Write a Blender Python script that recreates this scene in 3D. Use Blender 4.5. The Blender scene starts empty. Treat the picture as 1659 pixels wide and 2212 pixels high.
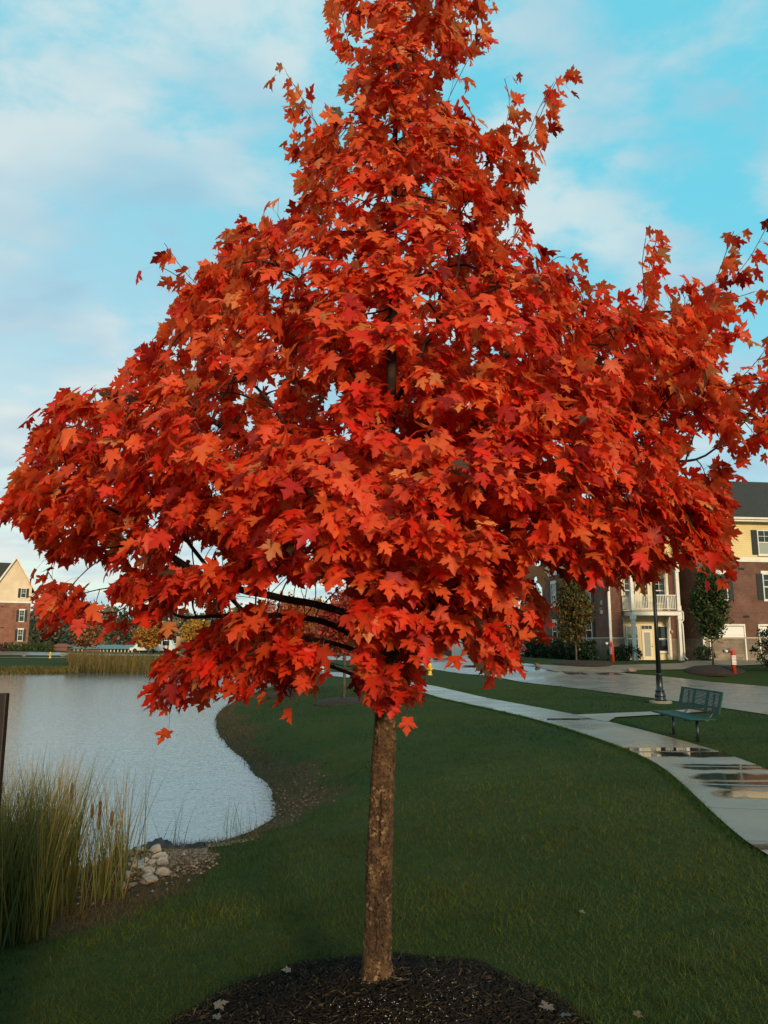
import bpy, math, random
import numpy as np
from mathutils import Vector, Matrix, noise as mnoise
random.seed(7); rng = np.random.default_rng(11)
SC = bpy.context.scene; COL = SC.collection
# ------------------------------------------------------------------ camera
F = 1650.0; PITCH = math.radians(9.6); CAMH = 1.9
cam = bpy.data.cameras.new('camera'); camo = bpy.data.objects.new('camera', cam); COL.objects.link(camo)
cam.sensor_fit = 'VERTICAL'; cam.sensor_height = 36; cam.lens = 36*F/2212
cam.clip_start = .05; cam.clip_end = 3000
camo.location = (0, 0, CAMH); camo.rotation_euler = (math.pi/2+PITCH, 0, 0)
SC.camera = camo
# ------------------------------------------------------------------ world, sun, exposure
SUN_EL = math.radians(16); SUN_AZ = math.radians(162)      # azimuth clockwise from +Y: behind the camera, a little to the right
w = bpy.data.worlds.new('World'); SC.world = w; w.use_nodes = True
nt = w.node_tree; N = nt.nodes; L = nt.links; N.clear()
def wn(t, **k):
    n = N.new(t)
    for a, b in k.items(): setattr(n, a, b)
    return n
out = wn('ShaderNodeOutputWorld'); bg = wn('ShaderNodeBackground'); bg.inputs[1].default_value = .14
sky = wn('ShaderNodeTexSky', sky_type='NISHITA', sun_disc=False, sun_elevation=SUN_EL, sun_rotation=SUN_AZ)
sky.air_density = 1.0; sky.dust_density = .6; sky.ozone_density = 1.0
tc = wn('ShaderNodeTexCoord'); sep = wn('ShaderNodeSeparateXYZ'); L.new(tc.outputs['Generated'], sep.inputs[0])
zz = wn('ShaderNodeMath', operation='ADD'); L.new(sep.outputs['Z'], zz.inputs[0]); zz.inputs[1].default_value = .22
dx = wn('ShaderNodeMath', operation='DIVIDE'); L.new(sep.outputs['X'], dx.inputs[0]); L.new(zz.outputs[0], dx.inputs[1])
dy = wn('ShaderNodeMath', operation='DIVIDE'); L.new(sep.outputs['Y'], dy.inputs[0]); L.new(zz.outputs[0], dy.inputs[1])
cb = wn('ShaderNodeCombineXYZ'); L.new(dx.outputs[0], cb.inputs[0]); L.new(dy.outputs[0], cb.inputs[1])
mpg = wn('ShaderNodeMapping'); mpg.inputs['Location'].default_value = (3.1, 1.7, 0); mpg.inputs['Scale'].default_value = (1.0, 1.35, 1); mpg.inputs['Rotation'].default_value = (0, 0, .5)
L.new(cb.outputs[0], mpg.inputs[0])
n1 = wn('ShaderNodeTexNoise'); n1.inputs['Scale'].default_value = 3.6; n1.inputs['Detail'].default_value = 8; n1.inputs['Roughness'].default_value = .56; n1.inputs['Distortion'].default_value = .15
L.new(mpg.outputs[0], n1.inputs['Vector'])
n2 = wn('ShaderNodeTexNoise'); n2.inputs['Scale'].default_value = 2.2; n2.inputs['Detail'].default_value = 3
L.new(mpg.outputs[0], n2.inputs['Vector'])
# a bank of cloud lies to the left (west) of the view: cover grows with -x
mrx = wn('ShaderNodeMapRange'); mrx.inputs[1].default_value = -.6; mrx.inputs[2].default_value = .6; mrx.inputs[3].default_value = .05; mrx.inputs[4].default_value = .0
L.new(sep.outputs['X'], mrx.inputs[0])
ad = wn('ShaderNodeMath', operation='ADD'); L.new(n1.outputs[0], ad.inputs[0]); L.new(mrx.outputs[0], ad.inputs[1])
cr = wn('ShaderNodeMapRange', interpolation_type='SMOOTHSTEP'); cr.inputs[1].default_value = .42; cr.inputs[2].default_value = .62; cr.inputs[3].default_value = 0; cr.inputs[4].default_value = .66
L.new(ad.outputs[0], cr.inputs[0])
ccol = wn('ShaderNodeValToRGB'); ccol.color_ramp.elements[0].position = .38; ccol.color_ramp.elements[0].color = (2.1, 3.2, 4.0, 1); ccol.color_ramp.elements[1].position = .62; ccol.color_ramp.elements[1].color = (4.5, 4.6, 4.45, 1)
L.new(n2.outputs[0], ccol.inputs[0])
tint = wn('ShaderNodeMix', data_type='RGBA', blend_type='MULTIPLY'); tint.inputs[0].default_value = 1
L.new(sky.outputs[0], tint.inputs[6]); tint.inputs[7].default_value = (.75, 1.2, 1.15, 1)
veil = wn('ShaderNodeValToRGB'); ve = veil.color_ramp; ve.elements[0].position = 0; ve.elements[0].color = (4.3, 4.4, 4.0, 1); ve.elements[1].position = .62; ve.elements[1].color = (1.0, 3.9, 4.8, 1); q_ = ve.elements.new(.22); q_.color = (2.5, 3.9, 4.4, 1)
vx = wn('ShaderNodeMath', operation='MULTIPLY_ADD'); L.new(sep.outputs['X'], vx.inputs[0]); vx.inputs[1].default_value = .35; L.new(sep.outputs['Z'], vx.inputs[2]); L.new(vx.outputs[0], veil.inputs[0])
vm = wn('ShaderNodeMix', data_type='RGBA'); vm.inputs[0].default_value = .85; L.new(tint.outputs[2], vm.inputs[6]); L.new(veil.outputs[0], vm.inputs[7])
mx = wn('ShaderNodeMix', data_type='RGBA'); L.new(cr.outputs[0], mx.inputs[0]); L.new(vm.outputs[2], mx.inputs[6]); L.new(ccol.outputs[0], mx.inputs[7])
L.new(mx.outputs[2], bg.inputs[0]); L.new(bg.outputs[0], out.inputs[0])
sd = bpy.data.lights.new('sun', 'SUN'); sd.energy = 3.0; sd.angle = math.radians(9); sd.color = (1, .80, .56)
so = bpy.data.objects.new('sun', sd); COL.objects.link(so)
sdir = Vector((math.sin(SUN_AZ)*math.cos(SUN_EL), math.cos(SUN_AZ)*math.cos(SUN_EL), math.sin(SUN_EL)))
so.rotation_euler = sdir.to_track_quat('Z', 'Y').to_euler()
so.location = (5, -20, 20)
SC.view_settings.view_transform = 'Standard'; SC.view_settings.look = 'None'
SC.view_settings.exposure = 0.35; SC.view_settings.gamma = 1
try: SC.cycles.max_bounces = 6; SC.cycles.transparent_max_bounces = 8
except Exception: pass
# ------------------------------------------------------------------ picture-plane helpers (survey of the photograph -> points on the ground)
def ray(px, py):
    x = (px-829.5)/F; y = (1106-py)/F
    return np.array([x, math.cos(PITCH)-y*math.sin(PITCH), math.sin(PITCH)+y*math.cos(PITCH)])
def at(px, py, Y):
    d = ray(px, py); k = Y/d[1]; return np.array([0, 0, CAMH])+d*k
def onz(px, py, z=0.):
    d = ray(px, py); k = (z-CAMH)/d[2]; return np.array([0, 0, CAMH])+d*k
WZ = -.7                                                     # water level
shore = [onz(x, y, WZ)[:2] for x, y in [(190,1878),(278,1838),(357,1829),(436,1825),(475,1818),(544,1796),(593,1768),(591,1740),(579,1692),(544,1668),(516,1632),(484,1609),(464,1569),(468,1540),(505,1515),(560,1494),(600,1478),(590,1466),(520,1460),(430,1456),(325,1454),(150,1455),(0,1457)]]
shore = np.array([(-40, -2), (-14, 2.5), (-7.5, 5.5)]+[tuple(onz(x, y, WZ)[:2]) for x, y in [(-60,1990),(0,1948),(90,1905)]]+[tuple(p) for p in shore]+[(-60, 66), (-150, 60), (-150, -2)])
def smooth_poly(P, n=2):
    for _ in range(n):
        Q = np.roll(P, -1, 0); P = np.stack([.75*P+.25*Q, .25*P+.75*Q], 1).reshape(-1, 2)
    return P
shore = smooth_poly(shore, 2)
def sdist(X, Y):
    """signed distance to the shoreline, positive on land"""
    X = np.asarray(X, float); Y = np.asarray(Y, float); best = np.full(X.shape, 1e9); ins = np.zeros(X.shape, bool)
    A = shore; B = np.roll(shore, -1, 0)
    for (ax, ay), (bx, by) in zip(A, B):
        ex, ey = bx-ax, by-ay; t = np.clip(((X-ax)*ex+(Y-ay)*ey)/(ex*ex+ey*ey+1e-12), 0, 1)
        best = np.minimum(best, np.hypot(X-ax-t*ex, Y-ay-t*ey))
        c = ((ay > Y) != (by > Y)); 
        with np.errstate(divide='ignore', invalid='ignore'): xi = ax+(Y-ay)/(ey if abs(ey) > 1e-9 else 1e-9)*ex
        ins ^= c & (X < xi)
    return np.where(ins, -best, best)
def sst(a, b, x): t = np.clip((x-a)/(b-a), 0, 1); return t*t*(3-2*t)
# road far edge runs from (16.7,33) to (14.6,46); ground climbs beyond it
def H(X, Y):
    X = np.asarray(X, float); Y = np.asarray(Y, float)
    d = sdist(X, Y)
    t = np.clip(d/5.5, 0, 1); z = WZ*(1-t)**2
    z = np.where(d < 0, WZ+np.maximum(d*.28, -1.2), z)
    e = (X-16.4)+(Y-33)*.17                                    # distance beyond the road's far edge
    near = sst(-1, 6, Y*0+e)*sst(20, 30, Y)*(1-sst(70, 95, Y))
    far = sst(36, 44, Y)*sst(4, 9, X)*(1-sst(70, 95, Y))
    z = z+.75*np.maximum(near, far)
    z = z+.62*np.exp(-(((X+58)/16)**2+((Y-117)/13)**2))
    z = z-1.0*sst(125, 165, Y)*(1-sst(230, 320, Y))
    return z
def hit(px, py):
    d = ray(px, py); o = np.array([0, 0, CAMH]); ks = np.concatenate([np.arange(1, 40, .05), np.arange(40, 400, .25)])
    P = o[None]+d[None]*ks[:, None]; h = H(P[:, 0], P[:, 1]); b = np.nonzero(P[:, 2] < h)[0]
    if len(b) == 0: return P[-1]
    i = b[0]; p = P[i]; return np.array([p[0], p[1], h[i]])
def Hs(x, y): return float(H(np.array([x]), np.array([y]))[0])
# ------------------------------------------------------------------ materials
MATS = {}
def M(name, col, rough=.8, spec=.3, col2=None, nscale=3., nlo=.4, nhi=.6, bump=0., bscale=20., attr=None, attr_mul=True, metal=0., coord='Object', trans=0., detail=5., nstretch=(1, 1, 1), rough2=None):
    m = bpy.data.materials.new(name); m.use_nodes = True; t = m.node_tree; n = t.nodes; l = t.links
    b = n['Principled BSDF']; b.inputs['Roughness'].default_value = rough; b.inputs['Specular IOR Level'].default_value = spec; b.inputs['Metallic'].default_value = metal
    tcn = n.new('ShaderNodeTexCoord'); mp = n.new('ShaderNodeMapping'); mp.inputs['Scale'].default_value = nstretch; l.new(tcn.outputs[coord], mp.inputs[0]); vec = mp.outputs[0]
    c = None
    if col2 is not None:
        no = n.new('ShaderNodeTexNoise'); no.inputs['Scale'].default_value = nscale; no.inputs['Detail'].default_value = detail; l.new(vec, no.inputs['Vector'])
        r = n.new('ShaderNodeMapRange'); r.inputs[1].default_value = nlo; r.inputs[2].default_value = nhi; l.new(no.outputs[0], r.inputs[0])
        x = n.new('ShaderNodeMix'); x.data_type = 'RGBA'; x.inputs[6].default_value = (*col, 1); x.inputs[7].default_value = (*col2, 1); l.new(r.outputs[0], x.inputs[0]); c = x.outputs[2]
        if rough2 is not None:
            rr = n.new('ShaderNodeMapRange'); rr.inputs[3].default_value = rough; rr.inputs[4].default_value = rough2; l.new(r.outputs[0], rr.inputs[0]); l.new(rr.outputs[0], b.inputs['Roughness'])
    if attr:
        a = n.new('ShaderNodeAttribute'); a.attribute_name = attr
        if c is None: c = a.outputs['Color']
        else:
            y = n.new('ShaderNodeMix'); y.data_type = 'RGBA'; y.blend_type = 'MULTIPLY'; y.inputs[0].default_value = 1; l.new(c, y.inputs[6]); l.new(a.outputs['Color'], y.inputs[7]); c = y.outputs[2]
    if c is not None: l.new(c, b.inputs['Base Color'])
    else: b.inputs['Base Color'].default_value = (*col, 1)
    if bump:
        nb = n.new('ShaderNodeTexNoise'); nb.inputs['Scale'].default_value = bscale; nb.inputs['Detail'].default_value = 4; l.new(vec, nb.inputs['Vector'])
        bp = n.new('ShaderNodeBump'); bp.inputs['Strength'].default_value = bump; bp.inputs['Distance'].default_value = .02; l.new(nb.outputs[0], bp.inputs['Height']); l.new(bp.outputs[0], b.inputs['Normal'])
    if trans > 0:
        tr = n.new('ShaderNodeBsdfTranslucent'); ms = n.new('ShaderNodeMixShader'); ms.inputs[0].default_value = trans
        if c is not None: l.new(c, tr.inputs[0])
        else: tr.inputs[0].default_value = (*col, 1)
        l.new(b.outputs[0], ms.inputs[1]); l.new(tr.outputs[0], ms.inputs[2]); l.new(ms.outputs[0], n['Material Output'].inputs[0])
    MATS[name] = m; return m
def brick(name, c1, c2, mortar, bw=.21, bh=.07, msize=.006, coord='UV'):
    m = M(name, c1, .85); t = m.node_tree; n = t.nodes; l = t.links; b = n['Principled BSDF']
    tcn = n.new('ShaderNodeTexCoord'); k = n.new('ShaderNodeTexBrick'); k.inputs['Color1'].default_value = (*c1, 1); k.inputs['Color2'].default_value = (*c2, 1); k.inputs['Mortar'].default_value = (*mortar, 1)
    k.inputs['Scale'].default_value = 1; k.inputs['Mortar Size'].default_value = msize; k.inputs['Brick Width'].default_value = bw; k.inputs['Row Height'].default_value = bh; k.inputs['Mortar Smooth'].default_value = .2
    l.new(tcn.outputs[coord], k.inputs['Vector'])
    no = n.new('ShaderNodeTexNoise'); no.inputs['Scale'].default_value = 1.3; no.inputs['Detail'].default_value = 6; l.new(tcn.outputs['Object'], no.inputs['Vector'])
    r = n.new('ShaderNodeMapRange'); r.inputs[1].default_value = .3; r.inputs[2].default_value = .7; r.inputs[3].default_value = .72; r.inputs[4].default_value = 1.2; l.new(no.outputs[0], r.inputs[0])
    y = n.new('ShaderNodeMix'); y.data_type = 'RGBA'; y.blend_type = 'MULTIPLY'; y.inputs[0].default_value = 1; l.new(k.outputs[0], y.inputs[6]); l.new(r.outputs[0], y.inputs[7]); l.new(y.outputs[2], b.inputs['Base Color'])
    bp = n.new('ShaderNodeBump'); bp.inputs['Strength'].default_value = .6; bp.inputs['Distance'].default_value = .01; bp.invert = True; l.new(k.outputs['Fac'], bp.inputs['Height']); l.new(bp.outputs[0], b.inputs['Normal'])
    return m
def siding(name, c1, lap=.13):
    m = M(name, c1, .65, col2=tuple(v*.88 for v in c1), nscale=.8); t = m.node_tree; n = t.nodes; l = t.links; b = n['Principled BSDF']
    g = n.new('ShaderNodeTexCoord'); s = n.new('ShaderNodeSeparateXYZ'); l.new(g.outputs['Object'], s.inputs[0])
    d = n.new('ShaderNodeMath'); d.operation = 'DIVIDE'; d.inputs[1].default_value = lap; l.new(s.outputs['Z'], d.inputs[0])
    f = n.new('ShaderNodeMath'); f.operation = 'FRACT'; l.new(d.outputs[0], f.inputs[0])
    bp = n.new('ShaderNodeBump'); bp.inputs['Strength'].default_value = .8; bp.inputs['Distance'].default_value = .02; bp.invert = True; l.new(f.outputs[0], bp.inputs['Height']); l.new(bp.outputs[0], b.inputs['Normal'])
    return m
# ------------------------------------------------------------------ mesh builders
def nparr_mesh(name, V, Fc, mat, parent=None, col=None, attrs=None, smooth=False, uv=False):
    """V (n,3), Fc (m,k) constant polygon size"""
    V = np.asarray(V, np.float32); Fc = np.asarray(Fc, np.int32); k = Fc.shape[1]
    me = bpy.data.meshes.new(name); me.vertices.add(len(V)); me.vertices.foreach_set('co', V.ravel())
    me.loops.add(Fc.size); me.loops.foreach_set('vertex_index', Fc.ravel())
    me.polygons.add(len(Fc)); me.polygons.foreach_set('loop_start', np.arange(0, Fc.size, k, dtype=np.int32)); me.polygons.foreach_set('loop_total', np.full(len(Fc), k, np.int32))
    if smooth: me.polygons.foreach_set('use_smooth', np.ones(len(Fc), bool))
    me.update(calc_edges=True); me.validate()
    if col is not None:
        a = me.attributes.new('col', 'FLOAT_COLOR', 'POINT'); c = np.ones((len(V), 4), np.float32); c[:, :3] = col; a.data.foreach_set('color', c.ravel())
    for nm, v in (attrs or {}).items():
        a = me.attributes.new(nm, 'FLOAT', 'POINT'); a.data.foreach_set('value', np.asarray(v, np.float32))
    me.materials.append(mat)
    o = bpy.data.objects.new(name, me); COL.objects.link(o)
    if parent is not None: o.parent = parent
    return o
class MB:
    def __init__(s): s.v = []; s.f = []; s.sm = []
    def poly(s, pts, faces, smooth=False):
        b = len(s.v); s.v += [tuple(map(float, p)) for p in pts]; s.f += [tuple(b+i for i in f) for f in faces]; s.sm += [smooth]*len(faces); return s
    def box(s, x0, x1, y0, y1, z0, z1, rot=None):
        p = [(x0,y0,z0),(x1,y0,z0),(x1,y1,z0),(x0,y1,z0),(x0,y0,z1),(x1,y0,z1),(x1,y1,z1),(x0,y1,z1)]
        if rot is not None: p = [tuple(rot @ Vector(q)) for q in p]
        return s.poly(p, [(0,3,2,1),(4,5,6,7),(0,1,5,4),(1,2,6,5),(2,3,7,6),(3,0,4,7)])
    def lathe(s, prof, n=16, c=(0, 0), smooth=True):
        pts = []; fs = []
        for r, z in prof:
            for i in range(n): a = 2*math.pi*i/n; pts.append((c[0]+r*math.cos(a), c[1]+r*math.sin(a), z))
        m = len(prof)
        for j in range(m-1):
            for i in range(n): k = (i+1) % n; fs.append((j*n+i, j*n+k, (j+1)*n+k, (j+1)*n+i))
        fs.append(tuple(range(n))[::-1]); fs.append(tuple((m-1)*n+i for i in range(n)))
        return s.poly(pts, fs, smooth)
    def tube(s, path, r, n=8, caps=True):
        P = [Vector(p) for p in path]; R = r if hasattr(r, '__len__') else [r]*len(P); pts = []; fs = []; up = None
        for i, p in enumerate(P):
            d = (P[min(i+1, len(P)-1)]-P[max(i-1, 0)]).normalized()
            if up is None: up = d.orthogonal().normalized()
            up = (up-d*up.dot(d)).normalized(); w_ = d.cross(up)
            for k in range(n): a = 2*math.pi*k/n; pts.append(p+(up*math.cos(a)+w_*math.sin(a))*R[i])
        for j in range(len(P)-1):
            for i in range(n): k = (i+1) % n; fs.append((j*n+i, j*n+k, (j+1)*n+k, (j+1)*n+i))
        if caps: fs.append(tuple(range(n))[::-1]); fs.append(tuple((len(P)-1)*n+i for i in range(n)))
        return s.poly(pts, fs, True)
    def build(s, name, mat, parent=None, loc=None, rotz=0, bevel=0):
        me = bpy.data.meshes.new(name); me.from_pydata(s.v, [], s.f); me.update(); me.validate()
        if len(me.polygons) == len(s.sm): me.polygons.foreach_set('use_smooth', s.sm)
        uv = me.uv_layers.new(name='UVMap')
        for p in me.polygons:
            nx, ny, nz = (abs(c) for c in p.normal)
            for li in p.loop_indices:
                x, y, z = me.vertices[me.loops[li].vertex_index].co
                uv.data[li].uv = (y, z) if nx > max(ny, nz) else ((x, z) if ny > nz else (x, y))
        me.materials.append(mat)
        o = bpy.data.objects.new(name, me); COL.objects.link(o)
        if parent is not None: o.parent = parent
        if loc is not None: o.location = loc; o.rotation_euler.z = rotz
        if bevel:
            bm = o.modifiers.new('bevel', 'BEVEL'); bm.width = bevel; bm.segments = 2; bm.limit_method = 'ANGLE'
        return o
def tag(o, label=None, cat=None, group=None, kind=None):
    if label: o['label'] = label
    if cat: o['category'] = cat
    if group: o['group'] = group
    if kind: o['kind'] = kind
    return o
def thing(name, loc, rz=0, label=None, cat=None, group=None):
    o = bpy.data.objects.new(name, None); COL.objects.link(o); o.location = tuple(map(float, loc)); o.rotation_euler = (0, 0, rz); o.empty_display_size = .1
    return tag(o, label, cat, group)
def dup(o, parent=None):
    c = o.copy(); COL.objects.link(c)
    if parent is not None: c.parent = parent
    for ch in list(o.children): dup(ch, c)
    return c
def fbm(P, scale, seed=0, octv=3):
    return np.array([mnoise.fractal(Vector((p[0]*scale+seed, p[1]*scale-seed, (p[2] if len(p) > 2 else 0)*scale)), 1.0, 2.0, octv) for p in P])
def mottle(X, Y, seed=0):
    """cheap smooth pseudo-noise in [-1,1] for many points"""
    r = np.random.default_rng(seed); s = np.zeros(np.shape(X))
    for k in range(14):
        f = .25*1.35**k; a = r.uniform(0, 6.28); s = s+np.sin((X*math.cos(a)+Y*math.sin(a))*f*2+r.uniform(0, 6.28)+1.3*np.sin(Y*f*.7+k))/(1+.25*k)
    return s/4
# ------------------------------------------------------------------ lines on the ground
def L2(pts): return np.array([hit(x, y)[:2] for x, y in pts])
def resample(P, n):
    P = np.asarray(P); d = np.r_[0, np.cumsum(np.hypot(*np.diff(P, axis=0).T))]; t = np.linspace(0, d[-1], n)
    return np.stack([np.interp(t, d, P[:, 0]), np.interp(t, d, P[:, 1])], 1)
def relax(P, n=3):
    P = P.copy()
    for _ in range(n): P[1:-1] = .25*P[:-2]+.5*P[1:-1]+.25*P[2:]
    return P
# sidewalk edges (near part surveyed from the photograph, then round the pond)
pw_left = L2([(1659,1880),(1594,1811),(1539,1762),(1480,1702),(1422,1652),(1330,1612),(1240,1581),(1169,1559),(1060,1533),(958,1511)])
pw_right_near = L2([(1659,1673),(1621,1650),(1518,1615),(1474,1601),(1296,1559),(1241,1548),(1100,1520),(1030,1506),(985,1497)])
def offset(P, w_):
    T = np.gradient(P, axis=0); T /= np.hypot(T[:, 0], T[:, 1])[:, None]; return P+np.stack([T[:, 1], -T[:, 0]], 1)*w_
ext = pw_left[0]-(pw_left[2]-pw_left[0])/np.hypot(*(pw_left[2]-pw_left[0]))*np.array([[9.], [5.], [2.]])
# continue toward the viewer's right, bending gently
ext = np.array([pw_left[0]+np.array([3.4, -7.5]), pw_left[0]+np.array([1.9, -4.2]), pw_left[0]+np.array([.75, -1.7])])
far_pw = np.array([[.7, 33], [-1.2, 39], [-3.8, 47], [-7.2, 57], [-12, 68], [-18, 78], [-27, 85.5], [-40, 89.5], [-60, 91], [-110, 90]])
far_pw = np.array([p for p in far_pw if p[1] > pw_left[-1][1]+2.5])
pathL = np.vstack([ext, pw_left, far_pw]); pathL = relax(resample(pathL, 900), 30)
PW = 1.5
pathR = offset(pathL, PW)
# the surveyed right edge fixes the width near the bench
NEARE = L2([(1659,1546),(1540,1527),(1414,1510),(1270,1491),(1125,1474),(1020,1458),(932,1446)])
FARE = L2([(1659,1484),(1500,1467),(1347,1455)]); FARE2 = L2([(1154,1441),(1012,1428)])
e0 = NEARE[0]; e1 = (NEARE[0]-NEARE[2]); e1 /= np.hypot(*e1)
roadN = np.vstack([e0+e1*30, e0+e1*12, NEARE, [[3.4, 60], [-2, 75], [-14, 92], [-34, 101], [-90, 104]]])
roadF = np.vstack([FARE[0]+np.array([5.0, -27]), FARE[0]+np.array([1.9, -11]), FARE, FARE2, [[10.2, 74], [5, 88], [-9, 103], [-33, 110], [-90, 113]]])
roadN = relax(resample(roadN, 420), 12); roadF = relax(resample(roadF, 420), 12)
drvU = np.vstack([L2([(1130,1440),(1189,1438),(1237,1441),(1382,1437),(1479,1434)]), np.array([[17.6, 45.2], [19.3, 45.75], [32, 47.4]])])
drvL = L2([(1200,1452),(1290,1453),(1347,1455),(1376,1449),(1492,1447),(1579,1438),(1646,1437)]); drvL = np.vstack([drvL, [[32, 38.5]]])
drvU = relax(resample(drvU, 80), 3); drvL = relax(resample(drvL, 80), 2)
conU = L2([(1238,1547),(1330,1543),(1443,1538.5),(1543,1531)]); conL = L2([(1312,1563),(1330,1552),(1437,1546),(1543,1539)])
conU = resample(conU, 40); conL = resample(conL, 40)
def strip(name, A, B, nc, mat, lift, kind='structure', attr=None):
    n = len(A); t = np.linspace(0, 1, nc+1)[None, :, None]; P = A[:, None, :]*(1-t)+B[:, None, :]*t
    X = P[..., 0].ravel(); Y = P[..., 1].ravel(); V = np.stack([X, Y, H(X, Y)+lift], 1)
    i, j = np.meshgrid(np.arange(n-1), np.arange(nc), indexing='ij'); a = (i*(nc+1)+j).ravel()
    Fc = np.stack([a, a+1, a+nc+2, a+nc+1], 1)
    Fc = Fc[:, ::-1] if np.cross(np.append(V[Fc[0, 1]]-V[Fc[0, 0]], 0)[:3], (V[Fc[0, 2]]-V[Fc[0, 0]]))[2] < 0 else Fc
    at_ = {k: f(X, Y) for k, f in (attr or {}).items()}
    o = nparr_mesh(name, V, Fc, mat, smooth=True, attrs=at_); tag(o, kind=kind); return o
def inside(X, Y, P):
    ins = np.zeros(np.shape(X), bool)
    for (ax, ay), (bx, by) in zip(P, np.roll(P, -1, 0)):
        if ay == by: continue
        ins ^= ((ay > Y) != (by > Y)) & (X < ax+(Y-ay)/(by-ay)*(bx-ax))
    return ins
PATHPOLY = np.vstack([pathL[::3], pathR[::3][::-1]]); ROADPOLY = np.vstack([roadN[::3], roadF[::3][::-1]]); DRVPOLY = np.vstack([drvU[::3], drvL[::3][::-1]]); CONPOLY = np.vstack([conU[::3], conL[::3][::-1]])
TREE = np.array([*onz(812, 2105, .3)[:2], .3])
MC = TREE[:2]+np.array([.02, -.03])
# ------------------------------------------------------------------ ground
def ground_material():
    m = M('lawn_ground', (.02, .035, .008), 1., .1); t = m.node_tree; n = t.nodes; l = t.links; b = n['Principled BSDF']
    tcn = n.new('ShaderNodeTexCoord')
    def noise(sc, det=5, lo=.35, hi=.65):
        no = n.new('ShaderNodeTexNoise'); no.inputs['Scale'].default_value = sc; no.inputs['Detail'].default_value = det; l.new(tcn.outputs['Object'], no.inputs['Vector'])
        r = n.new('ShaderNodeMapRange'); r.inputs[1].default_value = lo; r.inputs[2].default_value = hi; l.new(no.outputs[0], r.inputs[0]); return r.outputs[0]
    def mix(f, a, b_):
        x = n.new('ShaderNodeMix'); x.data_type = 'RGBA'
        for s_, v in ((0, f), (6, a), (7, b_)):
            if hasattr(v, 'links') or not isinstance(v, (tuple, float)): l.new(v, x.inputs[s_])
            else: x.inputs[s_].default_value = (*v, 1) if isinstance(v, tuple) else v
        return x.outputs[2]
    g = mix(noise(.45), (.016, .042, .008), (.052, .052, .010)); g = mix(noise(9., 6), g, (.022, .038, .008)); g = mix(noise(70., 3, .5, .75), g, (.055, .065, .016))
    a = n.new('ShaderNodeAttribute'); a.attribute_name = 'bank'
    bk = mix(noise(6., 6), (.055, .036, .016), (.11, .075, .04)); bk = mix(noise(30., 3), bk, (.035, .03, .012))
    g = mix(a.outputs['Fac'], g, bk)
    l.new(g, b.inputs['Base Color'])
    no = n.new('ShaderNodeTexNoise'); no.inputs['Scale'].default_value = 45; no.inputs['Detail'].default_value = 5; l.new(tcn.outputs['Object'], no.inputs['Vector'])
    bp = n.new('ShaderNodeBump'); bp.inputs['Strength'].default_value = .9; bp.inputs['Distance'].default_value = .04; l.new(no.outputs[0], bp.inputs['Height']); l.new(bp.outputs[0], b.inputs['Normal'])
    return m
def axis(lo, hi, fine0, fine1, step, grow=1.13):
    c = list(np.arange(fine0, fine1, step)); s = step; v = c[-1]
    while v < hi: s *= grow; v += s; c.append(v)
    s = step; v = c[0]; p = []
    while v > lo: s *= grow; v -= s; p.append(v)
    return np.array(p[::-1]+c)
gx = axis(-900, 900, -12, 22, .22, 1.09); gy = axis(-150, 1600, -2, 52, .22, 1.06)
GX, GY = np.meshgrid(gx, gy); X = GX.ravel(); Y = GY.ravel(); sdv = sdist(X, Y)+np.where((Y < 48) & (X > -14), .10*mottle(X*4, Y*4, 55)+.05*mottle(X*11, Y*11, 56), 0)
Z = H(X, Y)+np.where((sdv > -2) & (sdv < 3.5), .025*mottle(X*3, Y*3, 5)*np.clip(1-abs(sdv)/3.5, 0, 1), 0)
BKP = [onz(150, 2030, -.4), onz(330, 1925, -.45)]
def bankf(X, Y, d):
    wdt = np.where(Y < 40, .78+.6*mottle(X*1.5, Y*1.5, 3), .6+.3*mottle(X, Y, 3))
    wdt = wdt+1.9*np.exp(-(((X-BKP[0][0])/1.1)**2+((Y-BKP[0][1])/1.)**2))+1.3*np.exp(-(((X-BKP[1][0])/.8)**2+((Y-BKP[1][1])/.8)**2))+.35*np.exp(-(((X+1.55)/1.3)**2+((Y-12.3)/1.8)**2))+1.3*np.exp(-(((X+3.0)/1.3)**2+((Y-8.7)/1.3)**2))
    return 1-sst(wdt*.75, wdt*1.35, d)
BK = bankf(X, Y, sdv); nx, ny = len(gx), len(gy)
i, j = np.meshgrid(np.arange(ny-1), np.arange(nx-1), indexing='ij'); a = (i*nx+j).ravel()
tag(nparr_mesh('ground', np.stack([X, Y, Z], 1), np.stack([a, a+1, a+nx+1, a+nx], 1), ground_material(), smooth=True, attrs={'bank': BK}), kind='structure')
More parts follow.
